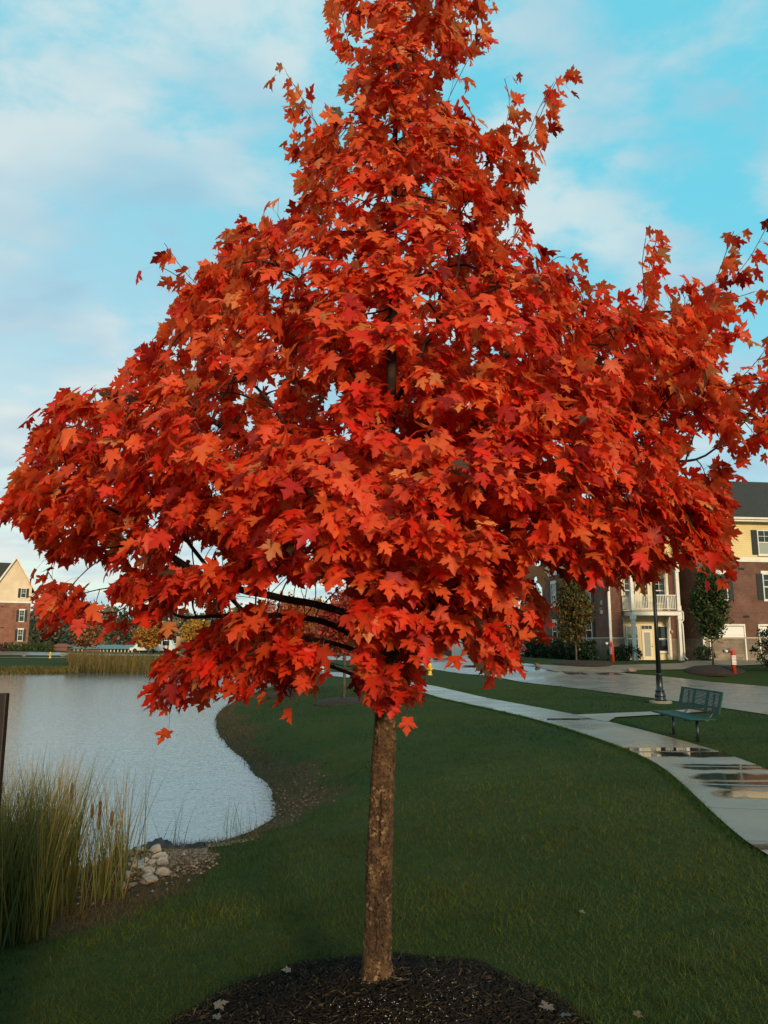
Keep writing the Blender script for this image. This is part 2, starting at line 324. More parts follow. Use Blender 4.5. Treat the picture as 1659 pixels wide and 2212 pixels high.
# water
def water_material():
    m = M('pond_water', (.12, .14, .15), .05, .8); t = m.node_tree; n = t.nodes; l = t.links; b = n['Principled BSDF']; b.inputs['IOR'].default_value = 1.8
    tcn = n.new('ShaderNodeTexCoord'); mp = n.new('ShaderNodeMapping'); mp.inputs['Scale'].default_value = (1, 2.6, 1); mp.inputs['Rotation'].default_value = (0, 0, -.1); l.new(tcn.outputs['Object'], mp.inputs[0])
    n1 = n.new('ShaderNodeTexNoise'); n1.inputs['Scale'].default_value = 3.2; n1.inputs['Detail'].default_value = 3; l.new(mp.outputs[0], n1.inputs['Vector'])
    wv = n.new('ShaderNodeTexNoise'); wv.inputs['Scale'].default_value = 11.; wv.inputs['Detail'].default_value = 2; l.new(mp.outputs[0], wv.inputs['Vector'])
    b1 = n.new('ShaderNodeBump'); b1.inputs['Strength'].default_value = .5; b1.inputs['Distance'].default_value = .02; l.new(n1.outputs[0], b1.inputs['Height'])
    b2 = n.new('ShaderNodeBump'); b2.inputs['Strength'].default_value = .55; b2.inputs['Distance'].default_value = .008; l.new(wv.outputs[0], b2.inputs['Height']); l.new(b1.outputs[0], b2.inputs['Normal']); l.new(b2.outputs[0], b.inputs['Normal'])
    return m
wp = MB(); wp.poly([(-160, -6, WZ), (14, -6, WZ), (14, 80, WZ), (-160, 80, WZ)], [(0, 1, 2, 3)])
sh2 = offset(np.vstack([shore, shore[:1]]), 0)[:-1]
cx, cy = shore.mean(0)
wp = MB(); 
# water sheet: the shoreline pushed 1.2 m under the bank
Tn = np.roll(shore, -1, 0)-np.roll(shore, 1, 0); Tn /= np.hypot(Tn[:, 0], Tn[:, 1])[:, None]; Nn = np.stack([Tn[:, 1], -Tn[:, 0]], 1)
tst = shore+Nn*.3
if sdist(tst[:, 0], tst[:, 1]).mean() < 0: Nn = -Nn
WP = shore+Nn*.8
wp.poly([(x, y, WZ) for x, y in WP], [tuple(range(len(WP)))])
wobj = wp.build('pond_water', water_material()); tag(wobj, kind='structure')
# paving
def wet_concrete(name, c, c2, r0, r1, joints=None):
    m = M(name, c, .5, .5); t = m.node_tree; n = t.nodes; l = t.links; b = n['Principled BSDF']
    tcn = n.new('ShaderNodeTexCoord')
    def noise(sc, det=6, lo=.35, hi=.65, st=(1, 1, 1)):
        mp = n.new('ShaderNodeMapping'); mp.inputs['Scale'].default_value = st; l.new(tcn.outputs['Object'], mp.inputs[0])
        no = n.new('ShaderNodeTexNoise'); no.inputs['Scale'].default_value = sc; no.inputs['Detail'].default_value = det; l.new(mp.outputs[0], no.inputs['Vector'])
        r = n.new('ShaderNodeMapRange'); r.inputs[1].default_value = lo; r.inputs[2].default_value = hi; l.new(no.outputs[0], r.inputs[0]); return r.outputs[0]
    def mix(f, a, b_):
        x = n.new('ShaderNodeMix'); x.data_type = 'RGBA'
        for s_, v in ((0, f), (6, a), (7, b_)):
            if isinstance(v, tuple): x.inputs[s_].default_value = (*v, 1)
            elif isinstance(v, float): x.inputs[s_].default_value = v
            else: l.new(v, x.inputs[s_])
        return x.outputs[2]
    g = mix(noise(1.1), c, c2); g = mix(noise(60, 2, .55, .8), g, tuple(v*.6 for v in c))
    a = n.new('ShaderNodeAttribute'); a.attribute_name = 'puddle'
    pf = n.new('ShaderNodeMapRange'); pf.inputs[1].default_value = .38; pf.inputs[2].default_value = .64
    ns = n.new('ShaderNodeTexNoise'); ns.inputs['Scale'].default_value = 2.6; ns.inputs['Detail'].default_value = 4; l.new(tcn.outputs['Object'], ns.inputs['Vector'])
    mm = n.new('ShaderNodeMath'); mm.operation = 'MULTIPLY_ADD'; l.new(ns.outputs[0], mm.inputs[0]); mm.inputs[1].default_value = .7; mm.inputs[2].default_value = -.35
    aa = n.new('ShaderNodeMath'); aa.operation = 'ADD'; l.new(mm.outputs[0], aa.inputs[0]); l.new(a.outputs['Fac'], aa.inputs[1]); l.new(aa.outputs[0], pf.inputs[0])
    P = pf.outputs[0]
    g = mix(P, g, tuple(v*.22 for v in c))
    ja = n.new('ShaderNodeAttribute'); ja.attribute_name = 'joint'; g = mix(ja.outputs['Fac'], g, tuple(v*.35 for v in c))
    l.new(g, b.inputs['Base Color'])
    rr = n.new('ShaderNodeMapRange'); rr.inputs[3].default_value = r0; rr.inputs[4].default_value = r1; l.new(noise(.8, 5, .3, .7), rr.inputs[0])
    r2 = n.new('ShaderNodeMix'); r2.data_type = 'FLOAT'; l.new(P, r2.inputs[0]); l.new(rr.outputs[0], r2.inputs[2]); r2.inputs[3].default_value = .015; l.new(r2.outputs[0], b.inputs['Roughness'])
    nb = n.new('ShaderNodeTexNoise'); nb.inputs['Scale'].default_value = 90; nb.inputs['Detail'].default_value = 3; l.new(tcn.outputs['Object'], nb.inputs['Vector'])
    bs = n.new('ShaderNodeMix'); bs.data_type = 'FLOAT'; l.new(P, bs.inputs[0]); bs.inputs[2].default_value = .35; bs.inputs[3].default_value = .015
    bp = n.new('ShaderNodeBump'); bp.inputs['Distance'].default_value = .006; l.new(bs.outputs[0], bp.inputs['Strength']); l.new(nb.outputs[0], bp.inputs['Height']); l.new(bp.outputs[0], b.inputs['Normal'])
    b.inputs['Specular IOR Level'].default_value = .6
    return m
PUD = []
def addp(px0, px1, py, rad):      # a puddle between two surveyed points
    a = hit(px0, py); b_ = hit(px1, py); PUD.append((a[0], a[1], b_[0], b_[1], rad))
for q in [(1345,1500,1624,.26),(1385,1560,1634,.30),(1500,1640,1662,.26),(1545,1690,1684,.30),(1570,1700,1702,.30),(1590,1700,1722,.26),(1480,1500,1756,.07),(1620,1665,1838,.14),(1190,1290,1556,.12),(1175,1240,1557,.14)]: addp(*q)
for q in [(1170,1330,1446,.5),(1080,1200,1448.5,.45),(1230,1260,1456,.3),(1300,1330,1457,.3),(980,1110,1440,.5)]: addp(*q)
def pudf(X, Y):
    best = np.full(np.shape(X), -1.)
    for ax, ay, bx, by, r in PUD:
        ex, ey = bx-ax, by-ay; t = np.clip(((X-ax)*ex+(Y-ay)*ey)/(ex*ex+ey*ey+1e-9), 0, 1); d = np.hypot(X-ax-t*ex, Y-ay-t*ey)
        best = np.maximum(best, np.clip(1-d/(2*r), 0, 1)*1.02)
    return np.maximum(best, 0)
def path_joint_strip():
    A, B = pathL, pathR; n = len(A); s = np.r_[0, np.cumsum(np.hypot(*np.diff(A, axis=0).T))]
    # dense sampling near the camera for sharp joints and puddles
    S = np.concatenate([np.arange(0, 32, .03), np.arange(32, s[-1], .4)]); 
    f = lambda P: np.stack([np.interp(S, s, P[:, 0]), np.interp(S, s, P[:, 1])], 1)
    A2, B2 = f(A), f(B); nc = 24
    t = np.linspace(0, 1, nc+1)[None, :, None]; P = A2[:, None]*(1-t)+B2[:, None]*t; X = P[..., 0].ravel(); Y = P[..., 1].ravel()
    jt = np.repeat((np.abs(((S/1.5+.5) % 1)-.5)*1.5 < .016).astype(float), nc+1)
    V = np.stack([X, Y, H(X, Y)+.03-.008*jt], 1); i, j = np.meshgrid(np.arange(len(S)-1), np.arange(nc), indexing='ij'); a = (i*(nc+1)+j).ravel()
    Fc = np.stack([a, a+1, a+nc+2, a+nc+1], 1)
    e = V[Fc[0]]; 
    if np.cross(e[1]-e[0], e[2]-e[0])[2] < 0: Fc = Fc[:, ::-1]
    return tag(nparr_mesh('sidewalk', V, Fc, wet_concrete('wet_sidewalk', (.17, .133, .093), (.225, .18, .13), .20, .48), smooth=True, attrs={'puddle': pudf(X, Y), 'joint': jt}), kind='structure')
path_joint_strip()
zero = lambda X, Y: np.zeros(np.shape(X))
roadmat = wet_concrete('wet_road', (.155, .13, .11), (.21, .178, .15), .2, .48)
strip('road', roadN, roadF, 40, roadmat, .022, attr={'puddle': pudf, 'joint': zero})
strip('driveway', drvU, drvL, 24, wet_concrete('driveway_concrete', (.15, .11, .075), (.2, .15, .105), .45, .7), .034, attr={'puddle': zero, 'joint': zero})
strip('path', conU, conL, 8, wet_concrete('dry_concrete', (.24, .2, .16), (.2, .165, .13), .55, .75), .036, attr={'puddle': zero, 'joint': zero})
rampU = L2([(1492,1535.2),(1541,1531.6)]); rampL = L2([(1492,1541.5),(1545,1539)])
strip('tactile_paving', resample(rampU, 8), resample(rampL, 8), 6, M('red_paving', (.33, .11, .06), .6, col2=(.25, .09, .05), nscale=8, bump=.5, bscale=40), .042)
# ------------------------------------------------------------------ grass
leafmat = M('grass_blade', (.1, .1, .1), .65, .12, attr='col', trans=.25)
def blades(name, P, length, width, col, lean=.45, mat=None, segs=2, bend=.6, tipcol=None, kind='stuff', parent=None, seed=1):
    r = np.random.default_rng(seed); n = len(P); az = r.uniform(0, 2*np.pi, n); fa = r.uniform(0, 2*np.pi, n); le = np.abs(r.normal(0, lean, n))
    dirv = np.stack([np.cos(az)*np.sin(le), np.sin(az)*np.sin(le), np.cos(le)], 1); side = np.stack([np.cos(fa), np.sin(fa), np.zeros(n)], 1)
    out_ = np.stack([np.cos(az), np.sin(az), np.zeros(n)], 1)*(r.uniform(.2, 1, n)*bend)[:, None]
    V = []; C = []; k = segs*2+1
    for s in range(segs+1):
        t = s/segs; c = P+dirv*(length*t)[:, None]+(out_-np.array([0, 0, .35])*np.linalg.norm(out_, axis=1)[:, None])*(length*t*t)[:, None]
        wv = side*(width*(1-t)*.5)[:, None] if s < segs else None
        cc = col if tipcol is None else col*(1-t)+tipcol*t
        if s < segs: V += [c-wv, c+wv]; C += [cc, cc]
        else: V += [c]; C += [cc]
    V = np.stack(V, 1).reshape(-1, 3); C = np.stack(C, 1).reshape(-1, 3); b = (np.arange(n)*k)[:, None]; Fs = []
    for s in range(segs-1): Fs += [b+np.array([[2*s, 2*s+1, 2*s+3]]), b+np.array([[2*s, 2*s+3, 2*s+2]])]
    Fs += [b+np.array([[2*segs-2, 2*segs-1, 2*segs]])]
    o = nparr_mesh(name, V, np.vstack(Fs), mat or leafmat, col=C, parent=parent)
    return tag(o, kind=kind) if kind else o
def free(X, Y, pad=0.):
    m = (sdist(X, Y) > .12)
    for P in (PATHPOLY, ROADPOLY, DRVPOLY, CONPOLY): m &= ~inside(X, Y, P)
    m &= np.hypot(X-MC[0], (Y-MC[1])) > .94+.06*np.sin(9*np.arctan2(Y-MC[1], X-MC[0]))+.09*mottle(X*14, Y*14, 77)
    return m
def lawn(n, r0, r1, p, seed):
    r = np.random.default_rng(seed); u = r.uniform(0, 1, n); q = 2-p; R_ = (r0**q+u*(r1**q-r0**q))**(1/q)
    A = r.uniform(-.68, .68, n); return R_*np.sin(A), R_*np.cos(A), R_
X, Y, R_ = lawn(400000, 2.0, 34., 1.75, 3); k = free(X, Y); X, Y, R_ = X[k], Y[k], R_[k]
d = sdist(X, Y); bf = bankf(X, Y, d); r = np.random.default_rng(4); k = r.uniform(0, 1, len(X)) > bf*.55; X, Y, R_, d, bf = X[k], Y[k], R_[k], d[k], bf[k]
n = len(X); m1 = mottle(X*1.6, Y*1.6, 9); m2 = mottle(X*.45, Y*.45, 8)+.45*np.exp(-(((X-1)/3.5)**2+((Y-13)/6)**2))-.35*np.exp(-((Y-4)/3)**2); tuft = mottle(X*5, Y*5, 12)  # viewing-angle light gradient painted into blade colour: yellower mid lawn, greener near
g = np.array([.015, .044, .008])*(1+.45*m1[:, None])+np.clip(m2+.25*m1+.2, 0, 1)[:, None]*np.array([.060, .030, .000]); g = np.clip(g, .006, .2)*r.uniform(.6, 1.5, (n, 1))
dry = r.uniform(0, 1, n) < .015+.03*np.clip(m1, 0, 1); g[dry] = np.array([.08, .07, .025])*r.uniform(.6, 1.3, (dry.sum(), 1))
bk = r.uniform(0, 1, n) < bf; g[bk] = np.array([.11, .06, .022])*r.uniform(.4, 1.4, (bk.sum(), 1))
ln = (.045+.022*np.clip(tuft, -1, 1.2))*r.uniform(.6, 1.5, n)*np.where(bk, 1.5, 1); wd = .0032*(R_/4)**.75*r.uniform(.7, 1.3, n)
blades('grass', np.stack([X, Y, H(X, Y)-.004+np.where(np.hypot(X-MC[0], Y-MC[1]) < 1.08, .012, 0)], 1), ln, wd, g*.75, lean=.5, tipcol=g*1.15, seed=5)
# taller tufts: lawn edge by the sidewalk, corner at the lower right
def edge_pts(P, n, spread, seed, smax):
    r = np.random.default_rng(seed); s = np.r_[0, np.cumsum(np.hypot(*np.diff(P, axis=0).T))]; t = r.uniform(0, smax, n); 
    return np.interp(t, s, P[:, 0])+r.normal(0, spread, n), np.interp(t, s, P[:, 1])+r.normal(0, spread, n)
Xe, Ye = edge_pts(pathL, 26000, .06, 6, 38); Xf, Yf = edge_pts(pathR, 14000, .06, 7, 38); Xg, Yg = edge_pts(roadN, 9000, .08, 8, 80)
X = np.r_[Xe, Xf, Xg]; Y = np.r_[Ye, Yf, Yg]; k = free(X, Y); X, Y = X[k], Y[k]; R_ = np.hypot(X, Y); r = np.random.default_rng(9); n = len(X)
g = np.array([.026, .058, .010])[None]*r.uniform(.6, 1.5, (n, 1)); hw = 1+.6*mottle(X*3, Y*3, 4)
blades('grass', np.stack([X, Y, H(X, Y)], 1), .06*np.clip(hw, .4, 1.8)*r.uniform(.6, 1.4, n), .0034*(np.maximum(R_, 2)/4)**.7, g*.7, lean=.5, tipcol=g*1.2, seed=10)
r = np.random.default_rng(12); cxs = r.uniform(.8, 2.9, 90); cys = r.uniform(2.2, 4.9, 90); X = np.repeat(cxs, 45)+r.normal(0, .035, 4050); Y = np.repeat(cys, 45)+r.normal(0, .035, 4050)
k = free(X, Y); X, Y = X[k], Y[k]; n = len(X); g = np.array([.045, .062, .014])[None]*r.uniform(.5, 1.5, (n, 1))
blades('grass', np.stack([X, Y, H(X, Y)], 1), .1*r.uniform(.5, 1.4, n), np.full(n, .0038), g*.8, lean=.65, tipcol=g*1.3, seed=13)
# low brown plants and stones along the water's edge
r = np.random.default_rng(15); n = 110000; ss = np.r_[0, np.cumsum(np.hypot(*np.diff(shore, axis=0).T))]; t = r.uniform(0, ss[-1], n)
X = np.interp(t, ss, shore[:, 0])+r.normal(.0, .7, n); Y = np.interp(t, ss, shore[:, 1])+r.normal(0, .7, n); d = sdist(X, Y); bf = bankf(X, Y, d)
k = (d > -.06) & (bf > r.uniform(.1, .9, n)) & (Y < 45) & (X > -8) & (np.hypot(X, Y) > 5); X, Y = X[k], Y[k]; n = len(X); R_ = np.hypot(X, Y)
g = np.where(r.uniform(0, 1, (n, 1)) < .45, np.array([[.13, .075, .028]]), np.array([[.05, .06, .015]]))*r.uniform(.4, 1.3, (n, 1))
blades('ground_cover', np.stack([X, Y, H(X, Y)-.01], 1), .11*r.uniform(.5, 1.6, n), .006*(R_/10)**.6*r.uniform(.7, 2., n), g, lean=.8, tipcol=g*1.2, seed=16)
# gravel and fine stones on the bank
def rocks_mesh(P, S, seed):
    r = np.random.default_rng(seed); base = np.array([(1,0,0),(-1,0,0),(0,1,0),(0,-1,0),(0,0,1),(0,0,-1)], float); fc = np.array([(0,2,4),(2,1,4),(1,3,4),(3,0,4),(2,0,5),(1,2,5),(3,1,5),(0,3,5)])
    n = len(P); V = base[None]*r.uniform(.6, 1.3, (n, 6, 1))*S[:, None, None]*np.array([1, 1, .6]); a = r.uniform(0, 6.28, n); ca, sa = np.cos(a)[:, None], np.sin(a)[:, None]
    V = np.stack([V[..., 0]*ca-V[..., 1]*sa, V[..., 0]*sa+V[..., 1]*ca, V[..., 2]], -1)+P[:, None]; b = (np.arange(n)*6)[:, None, None]
    return V.reshape(-1, 3), (fc[None]+b).reshape(-1, 3)
r = np.random.default_rng(17); n = 9000; c0 = hit(400, 1850); X = c0[0]+r.normal(.1, 1.0, n); Y = c0[1]+r.normal(.15, .55, n)
c1 = hit(625, 1745); X[:400] = c1[0]+r.normal(0, .35, 400); Y[:400] = c1[1]+r.normal(0, 1.2, 400)
d = sdist(X, Y); k = (d > -.02) & (bankf(X, Y, d) > .4); X, Y = X[k], Y[k]; n = len(X)
V, Fc = rocks_mesh(np.stack([X, Y, H(X, Y)+.004], 1), r.uniform(.006, .028, n), 18); cc = np.repeat(np.array([[.15, .11, .075]])*r.uniform(.3, 1.5, (n, 1)), 6, 0)
tag(nparr_mesh('gravel', V, Fc, M('gravel_stone', (1, 1, 1), .8, attr='col'), col=cc), kind='stuff')
# ------------------------------------------------------------------ the maple
bark = M('maple_bark', (.050, .025, .011), .9, .2, col2=(.125, .062, .025), nscale=22, nlo=.35, nhi=.65, bump=1., bscale=60, detail=10)
def bark_more():
    m = bark; t = m.node_tree; n = t.nodes; l = t.links; b = n['Principled BSDF']; tcn = n.new('ShaderNodeTexCoord')
    base = b.inputs['Base Color'].links[0].from_socket
    v = n.new('ShaderNodeTexNoise'); v.inputs['Scale'].default_value = 42; v.inputs['Detail'].default_value = 4; l.new(tcn.outputs['Object'], v.inputs['Vector'])
    r = n.new('ShaderNodeMapRange'); r.inputs[1].default_value = .54; r.inputs[2].default_value = .60; l.new(v.outputs[0], r.inputs[0])
    v2 = n.new('ShaderNodeTexNoise'); v2.inputs['Scale'].default_value = 7; v2.inputs['Detail'].default_value = 3; l.new(tcn.outputs['Object'], v2.inputs['Vector'])
    r2 = n.new('ShaderNodeMapRange'); r2.inputs[1].default_value = .42; r2.inputs[2].default_value = .62; l.new(v2.outputs[0], r2.inputs[0])
    mu = n.new('ShaderNodeMath'); mu.operation = 'MULTIPLY'; l.new(r.outputs[0], mu.inputs[0]); l.new(r2.outputs[0], mu.inputs[1])
    x = n.new('ShaderNodeMix'); x.data_type = 'RGBA'; l.new(mu.outputs[0], x.inputs[0]); l.new(base, x.inputs[6]); x.inputs[7].default_value = (.24, .145, .065, 1)
    v3 = n.new('ShaderNodeTexNoise'); v3.inputs['Scale'].default_value = 75; l.new(tcn.outputs['Object'], v3.inputs['Vector'])
    r3 = n.new('ShaderNodeMapRange'); r3.inputs[1].default_value = .56; r3.inputs[2].default_value = .62; l.new(v3.outputs[0], r3.inputs[0])
    x2 = n.new('ShaderNodeMix'); x2.data_type = 'RGBA'; l.new(r3.outputs[0], x2.inputs[0]); l.new(x.outputs[2], x2.inputs[6]); x2.inputs[7].default_value = (.03, .016, .008, 1)
    a = n.new('ShaderNodeAttribute'); a.attribute_name = 'wound'
    x3 = n.new('ShaderNodeMix'); x3.data_type = 'RGBA'; l.new(a.outputs['Fac'], x3.inputs[0]); l.new(x2.outputs[2], x3.inputs[6]); x3.inputs[7].default_value = (.016, .007, .004, 1)
    l.new(x3.outputs[2], b.inputs['Base Color'])
bark_more()
TY = float(TREE[1])
maple = thing('maple_tree', TREE, label='young maple with dense bright red autumn leaves rising from a dark mulch mound, nearest tree', cat='tree')
leader = np.array([at(812, 2130, TY), at(816, 2000, TY), at(822, 1800, TY), at(829, 1620, TY), at(833, 1500, TY), at(840, 1400, TY), at(838, 1250, TY+.03), at(836, 1050, TY+.02), at(845, 850, TY), at(850, 600, TY), at(852, 350, TY), at(858, 120, TY), at(864, -60, TY), at(868, -190, TY)])
zs = leader[:, 2]
def leadat(z): return np.array([np.interp(z, zs, leader[:, 0]), np.interp(z, zs, leader[:, 1]), z])
LR_z = [zs[0], zs[0]+.08, zs[1], zs[2], zs[4], zs[5], zs[7], zs[9], zs[13]]; LR = [.076, .070, .066, .064, .053, .047, .034, .021, .006]
def leadr(z): return float(np.interp(z, LR_z, LR))
def make_trunk():
    nz, na = 420, 96; z0 = TREE[2]-.06; z1 = zs[5]; V = []; W = []
    for i in range(nz):
        z = z0+(z1-z0)*i/(nz-1); c = leadat(z); r0 = leadr(z)
        for j in range(na):
            a = 2*math.pi*j/na; ca, sa = math.cos(a), math.sin(a); p = Vector((ca*.075, sa*.075, z))
            dsp = .0045*mnoise.fractal(Vector((ca*1.2, sa*1.2, z*3)), 1, 2, 4)+.0022*mnoise.noise(Vector((ca*5, sa*5, z*55)))
            fine = mnoise.fractal(Vector((ca*7, sa*7, z*70)), 1, 2, 2); dsp += .0016*max(fine, 0)*1.5
            # front (towards the camera) is a = -90deg; u = horizontal offset on the front face
            u = ca; front = sa < .15; wd = 0.
            h = z-TREE[2]
            wob = .12*mnoise.noise(Vector((u*3, 0, z*16)))
            if front:
                # the split above, the open wounds below
                cen = -.12+.35*math.sin(h*9)*.25; t = (h-.60)/(.86-.60)
                if 0 < t < 1: wd = max(wd, 1-abs(u-cen-.25*(t-.5)*-.6+wob)/(.13*math.sin(math.pi*t)**.7+.03))
                for (cu, ch, ru, rh) in ((.42, .40, .55, .13), (.05, .27, .75, .09), (.10, .17, .72, .085), (-.25, .33, .3, .05)):
                    wd = max(wd, 1.15-math.hypot((u-cu)/ru, (h-ch)/rh)+1.6*wob)
            wd = min(max(wd*1.6, 0), 1); e = math.exp(-((wd-.35)/.25)**2)*.005*(1 if wd > .02 else 0)
            rr = r0+dsp*1.5-.011*wd+e+(.009+.005*math.sin(3*a+1)+.005*math.sin(5*a))*math.exp(-max(h, -.02)/.045)
            V.append((c[0]+ca*rr-TREE[0], c[1]+sa*rr-TREE[1], z-TREE[2])); W.append(wd*(.62+.38*min(1, max(-1, 2*mnoise.noise(Vector((ca*9, sa*9, z*38)))+.4*mnoise.noise(Vector((ca*30, 0, z*20)))))))
    i, j = np.meshgrid(np.arange(nz-1), np.arange(na), indexing='ij'); a = (i*na+j).ravel(); b = (i*na+(j+1) % na).ravel()
    return nparr_mesh('trunk', V, np.stack([a, b, b+na, a+na], 1), bark, parent=maple, attrs={'wound': W}, smooth=True)
make_trunk()
SIL = np.array([(780,-190),(735,-80),(722,60),(755,130),(748,195),(705,240),(655,285),(628,330),(640,385),(665,440),(600,465),(500,495),(470,560),(430,600),(390,640),(365,700),(345,745),(275,775),(268,820),(240,850),(180,848),(120,885),(85,930),(65,1000),(30,1060),(-20,1110),(60,1140),(100,1180),(110,1230),(88,1290),(95,1350),(140,1375),(200,1340),(260,1370),(330,1340),(400,1365),(425,1395),(335,1435),(312,1480),(325,1545),(420,1550),(470,1505),(520,1515),(600,1500),(685,1475),(700,1420),(760,1430),(780,1530),(830,1560),(880,1515),(950,1530),(940,1480),(1000,1420),(1060,1480),(1105,1445),(1130,1380),(1172,1350),(1165,1290),(1125,1235),(1170,1205),(1215,1235),(1235,1290),(1262,1240),(1320,1240),(1390,1262),(1440,1232),(1490,1215),(1560,1225),(1590,1160),(1570,1060),(1605,1000),(1640,950),(1720,930),(1720,790),(1640,780),(1560,830),(1530,785),(1580,750),(1620,700),(1600,630),(1490,595),(1430,625),(1350,650),(1260,620),(1222,570),(1200,520),(1130,500),(1120,440),(1148,370),(1130,310),(1060,280),(1010,240),(925,205),(985,150),(1050,90),(1050,-10),(1010,-90),(930,-190)], float)
HOLES = [np.array(h, float) for h in ([(905,1415),(1000,1405),(1040,1440),(960,1485),(905,1480)], [(340,1345),(420,1300),(470,1330),(530,1262),(620,1250),(700,1255),(765,1275),(772,1470),(705,1480),(700,1405),(650,1340),(560,1330),(470,1352),(430,1385),(345,1420)], [(120,1225),(200,1215),(285,1240),(250,1280),(140,1275)],
    [(400,1185),(470,1175),(520,1225),(450,1245)], [(180,1290),(250,1300),(300,1345),(210,1335)], [(1135,1240),(1165,1240),(1165,1290),(1145,1290)], [(1450,985),(1530,960),(1560,1010),(1470,1040)])]
DY = np.array([-190, 100, 300, 450, 600, 750, 950, 1150, 1300, 1450, 1570]); DRR = np.array([.25, .46, .6, .7, .85, 1.1, 1.3, 1.25, 1.0, .65, .4])
def xext(y):
    xs = []
    for (ax, ay), (bx, by) in zip(SIL, np.roll(SIL, -1, 0)):
        if (ay > y) != (by > y): xs.append(ax+(y-ay)/(by-ay)*(bx-ax))
    return (min(xs), max(xs)) if xs else (800, 900)
def attractors(n, seed):
    r = np.random.default_rng(seed); out_ = []
    yt = np.arange(-190, 1575, 10); ex = np.array([xext(v) for v in yt])
    while len(out_) < n:
        x = r.uniform(-20, 1720, 4000); y = r.uniform(-190, 1570, 4000); ok = inside(x, y, SIL)
        for h in HOLES: ok &= ~inside(x, y, h)
        x, y = x[ok], y[ok]; l_ = np.interp(y, yt, ex[:, 0]); h_ = np.interp(y, yt, ex[:, 1]); l_ = np.minimum(l_, 700); h_ = np.maximum(h_, 960)
        tt = np.where(x < 840, (840-x)/(840-l_), (x-840)/(h_-840)); R_ = np.interp(y, DY, DRR)*np.sqrt(np.clip(1-.92*tt**2, .02, 1))
        d = r.uniform(-1.35, 1.35, len(x)); nz_ = mottle(x/150, y/105+d*2.2, 61)+.6*mottle(x/80+d*3, y/60, 62); keep = ((nz_ > -.30+.35*(r.uniform(0, 1, len(x))-.5)) | (y < 430)) & (d < R_) & (d > -R_*.88) & (r.uniform(0, 1, len(x)) < .35+.65*(np.maximum(np.abs(d)/R_, tt))**1.5)
        for a_, b_, c_ in zip(x[keep], y[keep], d[keep]): out_.append(at(a_, b_, TY+c_))
    return np.array(out_[:n])
LIMBS = [[(836,1490,0),(780,1462,-.05),(700,1436,-.15),(650,1400,-.25),(590,1392,-.35),(500,1420,-.4)], [(838,1400,0),(780,1335,-.1),(700,1303,-.15),(600,1290,-.2),(500,1268,-.2),(390,1225,-.15),(290,1130,-.1)],
    [(836,1460,0),(790,1400,.1),(740,1350,.15),(640,1325,.25),(500,1330,.35),(360,1338,.4)], [(838,1420,0),(700,1380,.05),(560,1360,-.1),(480,1270,-.15),(420,1190,-.2),(360,1110,-.2)],
    [(840,1440,0),(880,1370,-.05),(960,1290,-.1),(1080,1190,-.1),(1200,1080,-.1),(1340,960,-.1)], [(840,1330,0),(900,1240,.1),(1020,1120,.15),(1150,1040,.2),(1330,980,.3),(1480,1000,.3)], [(838,1300,0),(930,1130,-.2),(1060,960,-.3),(1180,820,-.3)],
    [(838,1300,0),(760,1150,-.2),(670,1000,-.3),(570,850,-.35)], [(838,1180,0),(700,1060,.1),(540,950,.2),(380,870,.2)], [(842,1050,0),(960,880,.1),(1120,740,.1),(1290,680,.1)], [(844,950,0),(760,800,-.2),(690,670,-.25)], [(846,900,0),(920,740,-.2),(990,620,-.25)]]
